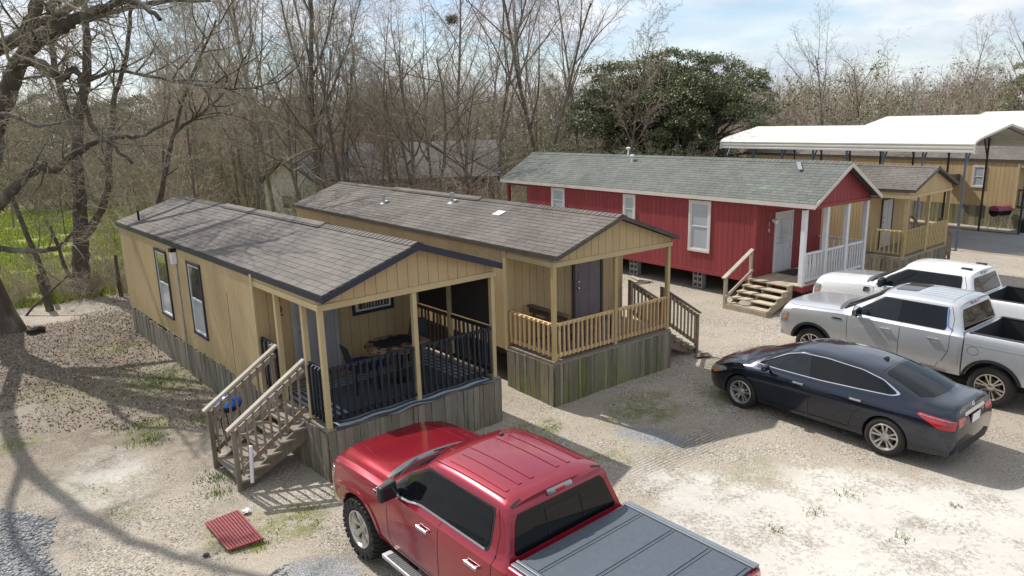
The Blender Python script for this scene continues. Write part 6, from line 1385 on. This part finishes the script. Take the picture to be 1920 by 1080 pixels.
LIMBS = [([(-15.2, 19.8, 3.9), (-14.2, 19.2, 4.3), (-13.4, 18.8, 4.9), (-12.85, 18.5, 5.8), (-12.4, 18.4, 6.45), (-11.95, 18.3, 7.15), (-11.5, 18.2, 7.6), (-11.0, 18.1, 7.92), (-10.55, 18, 8.02), (-10.05, 17.9, 8.25), (-9.6, 17.8, 8.35), (-9.05, 17.7, 8.5), (-8.4, 17.4, 8.5), (-7.7, 17.0, 8.1)], (.30, .05)),
         ([(-15.2, 19.8, 3.9), (-15.3, 20.4, 6.0), (-13.6, 19.6, 7.6), (-12.4, 19.2, 8.0), (-11.9, 19, 8.3), (-11.5, 18.9, 9.0), (-11.0, 18.8, 9.9)], (.22, .07)),
         ([(-11.93, 18.3, 7.2), (-11.4, 18.0, 7.33), (-10.95, 17.9, 7.22), (-10.6, 17.8, 6.9), (-10.2, 17.8, 7.12), (-10.05, 17.7, 6.7), (-9.9, 17.6, 5.8), (-9.35, 17.3, 5.4), (-8.8, 17.1, 4.9)], (.12, .035)),
         ([(-15.3, 20.2, 3.0), (-14.0, 19.3, 3.5), (-13.2, 18.6, 3.9), (-12.5, 18.5, 4.4), (-11.85, 18.4, 4.82), (-11.4, 18.3, 4.74), (-10.8, 18.3, 5.15), (-9.8, 18.2, 5.5), (-9.1, 18.1, 5.5), (-8.3, 18.3, 5.9)], (.17, .03)),
         ([(-15.2, 20.3, 2.2), (-14.1, 19.2, 2.5), (-13.3, 18.6, 2.72), (-12.7, 18.5, 2.69), (-12.0, 18.5, 2.7), (-11.55, 18.5, 2.87), (-11.05, 18.4, 3.4), (-10.7, 18.3, 4.15)], (.10, .025)),
         ([(-10.55, 18, 8.0), (-10.7, 18.0, 8.45), (-10.4, 18, 8.75), (-9.9, 18.0, 8.8), (-9.4, 18.1, 9.3)], (.13, .05)),
         ([(-11.5, 18.2, 7.6), (-11.3, 18.5, 8.6), (-10.9, 18.7, 9.8), (-10.7, 18.9, 11)], (.14, .06)),
         ([(-12.85, 18.5, 5.8), (-12.2, 17.6, 5.9), (-11.4, 16.9, 6.1), (-10.5, 16.6, 5.8), (-9.9, 16.4, 5.9)], (.09, .02)),
         ([(-15.2, 19.8, 3.9), (-14.6, 17.9, 5.6), (-13.6, 16.2, 7.4), (-12.0, 15.0, 9.0), (-10.2, 14.3, 9.8), (-8.5, 14.0, 10.1)], (.19, .04)),
         ([(-13.6, 16.2, 7.4), (-13.0, 14.6, 8.4), (-11.6, 13.4, 9.4), (-10.3, 12.9, 10.4)], (.09, .03)),
         ([(-15.3, 20.4, 6.0), (-15.0, 21.2, 8), (-14.0, 21.8, 10), (-12.6, 22.3, 11.8)], (.16, .05)),
         ([(-15.3, 20.4, 6.0), (-15.0, 21.4, 7.6), (-13.8, 22.6, 8.5), (-12.5, 23.4, 9.1), (-11.0, 24.3, 9.6), (-9.6, 25.0, 9.7)], (.17, .04)),
         ([(-13.8, 22.6, 8.5), (-12.6, 22.5, 9.3), (-11.2, 22.6, 10.2), (-9.9, 22.9, 10.9)], (.10, .03)),
         ([(-12.6, 19.2, 7.9), (-11.2, 20.0, 8.9), (-9.8, 20.5, 9.6), (-8.3, 20.8, 9.8)], (.12, .03))]
TW = dict(levels=5, n=(0, 6, 5, 4), start=(.1, .12, .12, .1), ang=((30, 70), (25, 65), (30, 65), (30, 65)), ratio=(.5, .55, .55, .5), rr=(.5, .55, .6, .6), wob=(.1, .18, .22, .24, .2), lift=(0, .03, .01, 0, 0), taper=(.3, .3, .4, .5, .5), rmin=.0045)
for li_, (pts, rad) in enumerate(LIMBS):
    P = smooth_path(pts); wt.limb(P, (rad[0], rad[1]), 10)
    for i in range(int(len(P)*.42)):
        a = rng.randrange(int(len(P)*.28), len(P)-1); d = P[a+1]-P[a]; rr = rad[0]+(rad[1]-rad[0])*a/len(P)
        grow(wt, wc, P[a], rot_to(d, R(rng.uniform(30, 80)), rng.random()*6.28), rng.uniform(.6, 2.0)*(1 if rad[0] < .2 else 1.2), max(.012, rr*.22), 2 if rng.random() < .5 else 1, TW)
wt.build('trunk', BARKD, big); wc.build('crown', TWIG2, big)
# second dark tree inside the fence line
def dark_tree(label, base, segs, seed, n, H):
    global nrg
    rng.seed(seed); nrg = np.random.default_rng(seed); a, c = Wood(), Wood(); root = thing('bare_tree', label, 'tree', base)
    for pts, rad in segs:
        P = smooth_path([tuple(np.array(p)-np.array(base)) for p in pts]); a.limb(P, rad, 10)
        for i in range(n):
            k = rng.randrange(int(len(P)*.35), len(P)-1); d = P[k+1]-P[k]; grow(a, c, P[k], rot_to(d, R(rng.uniform(25, 65)), rng.random()*6.28), rng.uniform(1.2, 3.0), .035, 1, TW)
    a.build('trunk', BARKD, root); c.build('crown', TWIG2, root)
dark_tree('thick dark bare tree at the edge of the green field, right of two thin posts', (-15.5, 25.3, 0), [([(-15.5, 25.3, -.1), (-15.45, 25.3, .5), (-15.3, 25.3, 1.6), (-15.1, 25.3, 2.9), (-15.0, 25.3, 4.2), (-14.7, 25.3, 6.0), (-14.2, 25.3, 7.4), (-13.95, 25.3, 8.6), (-13.9, 25.4, 10.5)], (.33, .09)),
    ([(-15.05, 25.3, 2.1), (-14.4, 25.2, 2.85), (-13.95, 25.1, 3.6), (-13.6, 25, 5.0), (-13.1, 24.8, 6.5), (-12.3, 24.6, 8.2), (-11.9, 24.6, 9.8)], (.15, .05)), ([(-14.8, 25.3, 5.4), (-15.3, 25.6, 7.0), (-15.4, 25.8, 9), (-15.1, 26, 11)], (.15, .05)),
    ([(-14.25, 25.3, 7.3), (-13.0, 25.2, 7.6), (-11.5, 25.0, 7.3), (-9.8, 24.9, 7.0), (-8.2, 24.8, 6.9)], (.07, .02))], 95, 13, 11)
dark_tree('slim leaning bare tree growing behind the rear end of the nearest home', (-15.0, 28.5, 0), [([(-15.0, 28.5, -.1), (-14.2, 28.5, 2.0), (-13.4, 28.5, 4.2), (-12.9, 28.5, 5.6), (-12.0, 28.5, 7.5), (-10.8, 28.6, 9.6)], (.13, .04)), ([(-12.9, 28.5, 5.6), (-11.6, 28.4, 6.3), (-10.4, 28.3, 7.2)], (.08, .03))], 96, 10, 9)
# leftovers of a fence: posts and saplings
def post(label, p, q, r, name='fence_post'):
    a = Wood(); root = thing(name, label, 'post', p)
    d = np.array(q)-np.array(p); P = [d*t+nrg.normal(0, .015, 3) for t in np.linspace(0, 1, 6)]; a.limb([v-np.array((0, 0, .1)) if i == 0 else v for i, v in enumerate(P)], (r, r*.75), 7); a.build('stem', BARKD, root); return root
post('tall thin leaning post at the field edge, left of the thick dark tree', (-16.35, 24.9, 0), (-17.3, 25.1, 3.6), .10); post('shorter thin leaning post just left of the thick dark tree', (-15.9, 25.6, 0), (-16.6, 25.7, 2.6), .075)
post('short dark fence post right behind the corner of the nearest home', (-13.75, 24.6, 0), (-13.75, 24.6, 1.45), .075); post('squat broken stump beside the large left trunk', (-15.1, 22.8, 0), (-15.35, 22.9, 1.2), .13, 'tree_stump')
post('thin broken stake leaning against the squat stump', (-15.6, 22.2, 0), (-14.4, 22.9, 1.1), .04, 'broken_branch')
rng.seed(55)
for i in range(15):
    t = i/14; x = -17.2+4.2*t+rng.gauss(0, .3); y = 23.2+2.2*t+rng.gauss(0, .4); put(7 if i % 3 else 6, x, y, rng.uniform(.3, .5), 'low bare brush tangled along the old fence line', group='brush along the fence line')
rng.seed(56)
for i in range(12): put(6+rng.choice((0, 1)), rng.uniform(-22, -12.5), rng.uniform(26, 33), rng.uniform(.35, .75), 'bare brush standing in front of the green field', group='brush in front of the green field')
# nest
rng.seed(3); nw = Wood(); nrg = np.random.default_rng(3)
for i in range(260):
    a = rng.random()*6.28; b = rng.gauss(0, .12); d = (-math.sin(a)+rng.gauss(0, .4), math.cos(a)+rng.gauss(0, .4), rng.gauss(0, .3)); P, _ = path((.22*math.cos(a), .22*math.sin(a), b), d, .35, 2, .2); nw.limb(P, (.012, .008), 3)
ne = nw.build('bird_nest', BARKD, None); ne.location = (-3.09, 44.6, 11.5); tag(ne, 'dark twig bird nest high in a bare tree against the sky', 'nest')

# ------------------------------------------------------------------ ground cover
nrg = np.random.default_rng(17)
def blades(n, sample, h, wd, mt, name, label, cat, thr):
    x, y = sample(n); g_, l_, s_, gy_, m_ = masks(x, y); kk = thr(g_, l_, s_, gy_, m_, x, y); x, y = x[kk], y[kk]; n = len(x)
    a = nrg.random(n)*6.283; hh = h*(.4+nrg.random(n))*(.5+1.0*fbm(x, y, .9, 44)); dx, dy = np.cos(a), np.sin(a); z = gz(x, y); w_ = wd*(.6+.8*nrg.random(n)); ln = hh*nrg.normal(0, .5, n)
    V = np.stack([np.stack([x-dx*w_, y-dy*w_, z-.01], 1), np.stack([x+dx*w_, y+dy*w_, z-.01], 1), np.stack([x+dy*ln+dx*w_*.3, y-dx*ln+dy*w_*.3, z+hh], 1), np.stack([x+dy*ln-dx*w_*.3, y-dx*ln-dy*w_*.3, z+hh], 1)], 1).reshape(-1, 3)
    o = quads(name, V, np.arange(4*n).reshape(-1, 4), nrg.random(n), mt); tag(o, label, cat, kind='stuff'); return o
GRASS = M('bright spring grass', (.27, .345, .045), .7, var=.25, scale=.5, rnd=.4, rndhue=(.38, .42, .07), c2=(.30, .27, .12), c2pos=(.48, .64), c2scale=.35)
WEED = M('yard weeds', (.17, .20, .045), .7, var=.25, scale=2, rnd=.35, rndhue=(.20, .20, .07))
DRY = M('leaf litter', (.17, .135, .10), .9, var=.25, scale=2, rnd=.5, rndhue=(.36, .31, .25))
blades(150000, lambda n: (nrg.uniform(-36, -8, n), 22+36*nrg.random(n)**1.2), .16, .03, GRASS, 'grass', 'bright green grass of the field left of and behind the homes', 'grass', lambda g, l, s, q, m, x, y: (g > .45) & (np.abs(x) < .76*y+1) & (fbm(x, y, 1.3, 81) > .38))
blades(160000, lambda n: (nrg.uniform(-13, 8, n), nrg.uniform(8, 20, n)), .022, .008, WEED, 'weeds', 'small green weeds and moss scattered over the gravel yard', 'weeds', lambda g, l, s, q, m, x, y: (m > .35) & (fbm(x, y, .35, 83) > .56))
tx, ty = [], []
for cx, cy, r_, n_ in ((-8.3, 15.9, .30, 420), (-7.3, 16.6, .30, 250), (-9.2, 19.0, .28, 260), (-6.2, 13.4, .22, 200), (-5.0, 11.0, .16, 160), (-7.6, 13.2, .2, 140), (-3.9, 9.0, .16, 170), (-6.9, 12.5, .2, 160), (-7.9, 17.2, .3, 150), (-4.75, 10.5, .12, 90), (4.3, 9.4, .08, 30), (3.6, 9.0, .06, 26), (5.2, 8.7, .08, 30), (6.4, 9.5, .05, 20), (5.0, 9.9, .12, 40), (-5.7, 14.6, .2, 80), (-9.6, 16.5, .25, 120)):
    tx.append(nrg.normal(cx, r_, n_)); ty.append(nrg.normal(cy, r_*.8, n_))
tx, ty = np.concatenate(tx), np.concatenate(ty)
blades(len(tx), lambda n: (tx, ty), .038, .010, M('fresh weed tufts', (.12, .22, .02), .7, rnd=.35, rndhue=(.2, .26, .05)), 'weed_tufts', 'bright green weed tufts dotted over the yard beside the nearest home', 'weeds', lambda g, l, s, q, m, x, y: x > -99)
n = 42000; lx = np.concatenate([nrg.uniform(-18, -5, n), nrg.uniform(-22, 6, 16000)]); ly = np.concatenate([nrg.uniform(13, 26, n), nrg.uniform(25, 40, 16000)]); g_, l_, s_, q_, m_ = masks(lx, ly); kk = (l_*(1-s_) > .35) & (nrg.random(len(lx)) < l_); lx, ly = lx[kk], ly[kk]
o = leaf_quads('leaf_litter', np.stack([lx, ly, gz(lx, ly)+.012], 1), .03, DRY); tag(o, 'dry brown leaf litter on the ground under the trees', 'leaves', kind='stuff')
# loose stones
def stones(n, xr, yr, s0, s1, mt, name, label, thr):
    x, y = nrg.uniform(*xr, n), nrg.uniform(*yr, n); ms = masks(x, y); kk = thr(*ms, x, y); x, y = x[kk], y[kk]; n = len(x); s = s0+(s1-s0)*nrg.random(n)**2.5
    base = np.array([(1, 0, 0), (0, 1, 0), (-1, 0, 0), (0, -1, 0), (0, 0, .8), (0, 0, -.5)], float); a = nrg.random(n)*6.28; c, d = np.cos(a), np.sin(a)
    V = base[None]*(1+nrg.normal(0, .28, (n, 6, 3)))*s[:, None, None]; V = np.stack([V[..., 0]*c[:, None]*1.3-V[..., 1]*d[:, None], V[..., 0]*d[:, None]*1.3+V[..., 1]*c[:, None], V[..., 2]*.75], -1)+np.stack([x, y, gz(x, y)+s*.15], 1)[:, None]
    T = np.array([(0, 1, 4), (1, 2, 4), (2, 3, 4), (3, 0, 4), (1, 0, 5), (2, 1, 5), (3, 2, 5), (0, 3, 5)]); F = (T[None]+np.arange(n)[:, None, None]*6).reshape(-1, 3)
    o = quads(name, V.reshape(-1, 3), F, np.repeat(nrg.random(n), 8), mt); tag(o, label, 'gravel', kind='stuff')
STN = M('pale gravel stones', (.30, .26, .21), .9, var=.1, rnd=.4, rndhue=(.46, .42, .36)); STG = M('grey limestone chips', (.20, .205, .21), .9, var=.1, rnd=.4, rndhue=(.34, .345, .35))
stones(100000, (-10, 11), (7.4, 20), .006, .016, STN, 'gravel', 'loose pale gravel spread over the yard', lambda g, l, s, q, m, x, y: (l < .7) & (s < .12) & (q < .4) & (nrg.random(len(x)) < (8.5/y)**1.5*1.0) & (fbm(x, y, 1.1, 61) > .38))
stones(30000, (-9.5, -3), (6.9, 12.5), .010, .034, STG, 'crushed_stone', 'grey crushed stone strip at the bottom left corner', lambda g, l, s, q, m, x, y: q > .4)
bpy.context.view_layer.update()
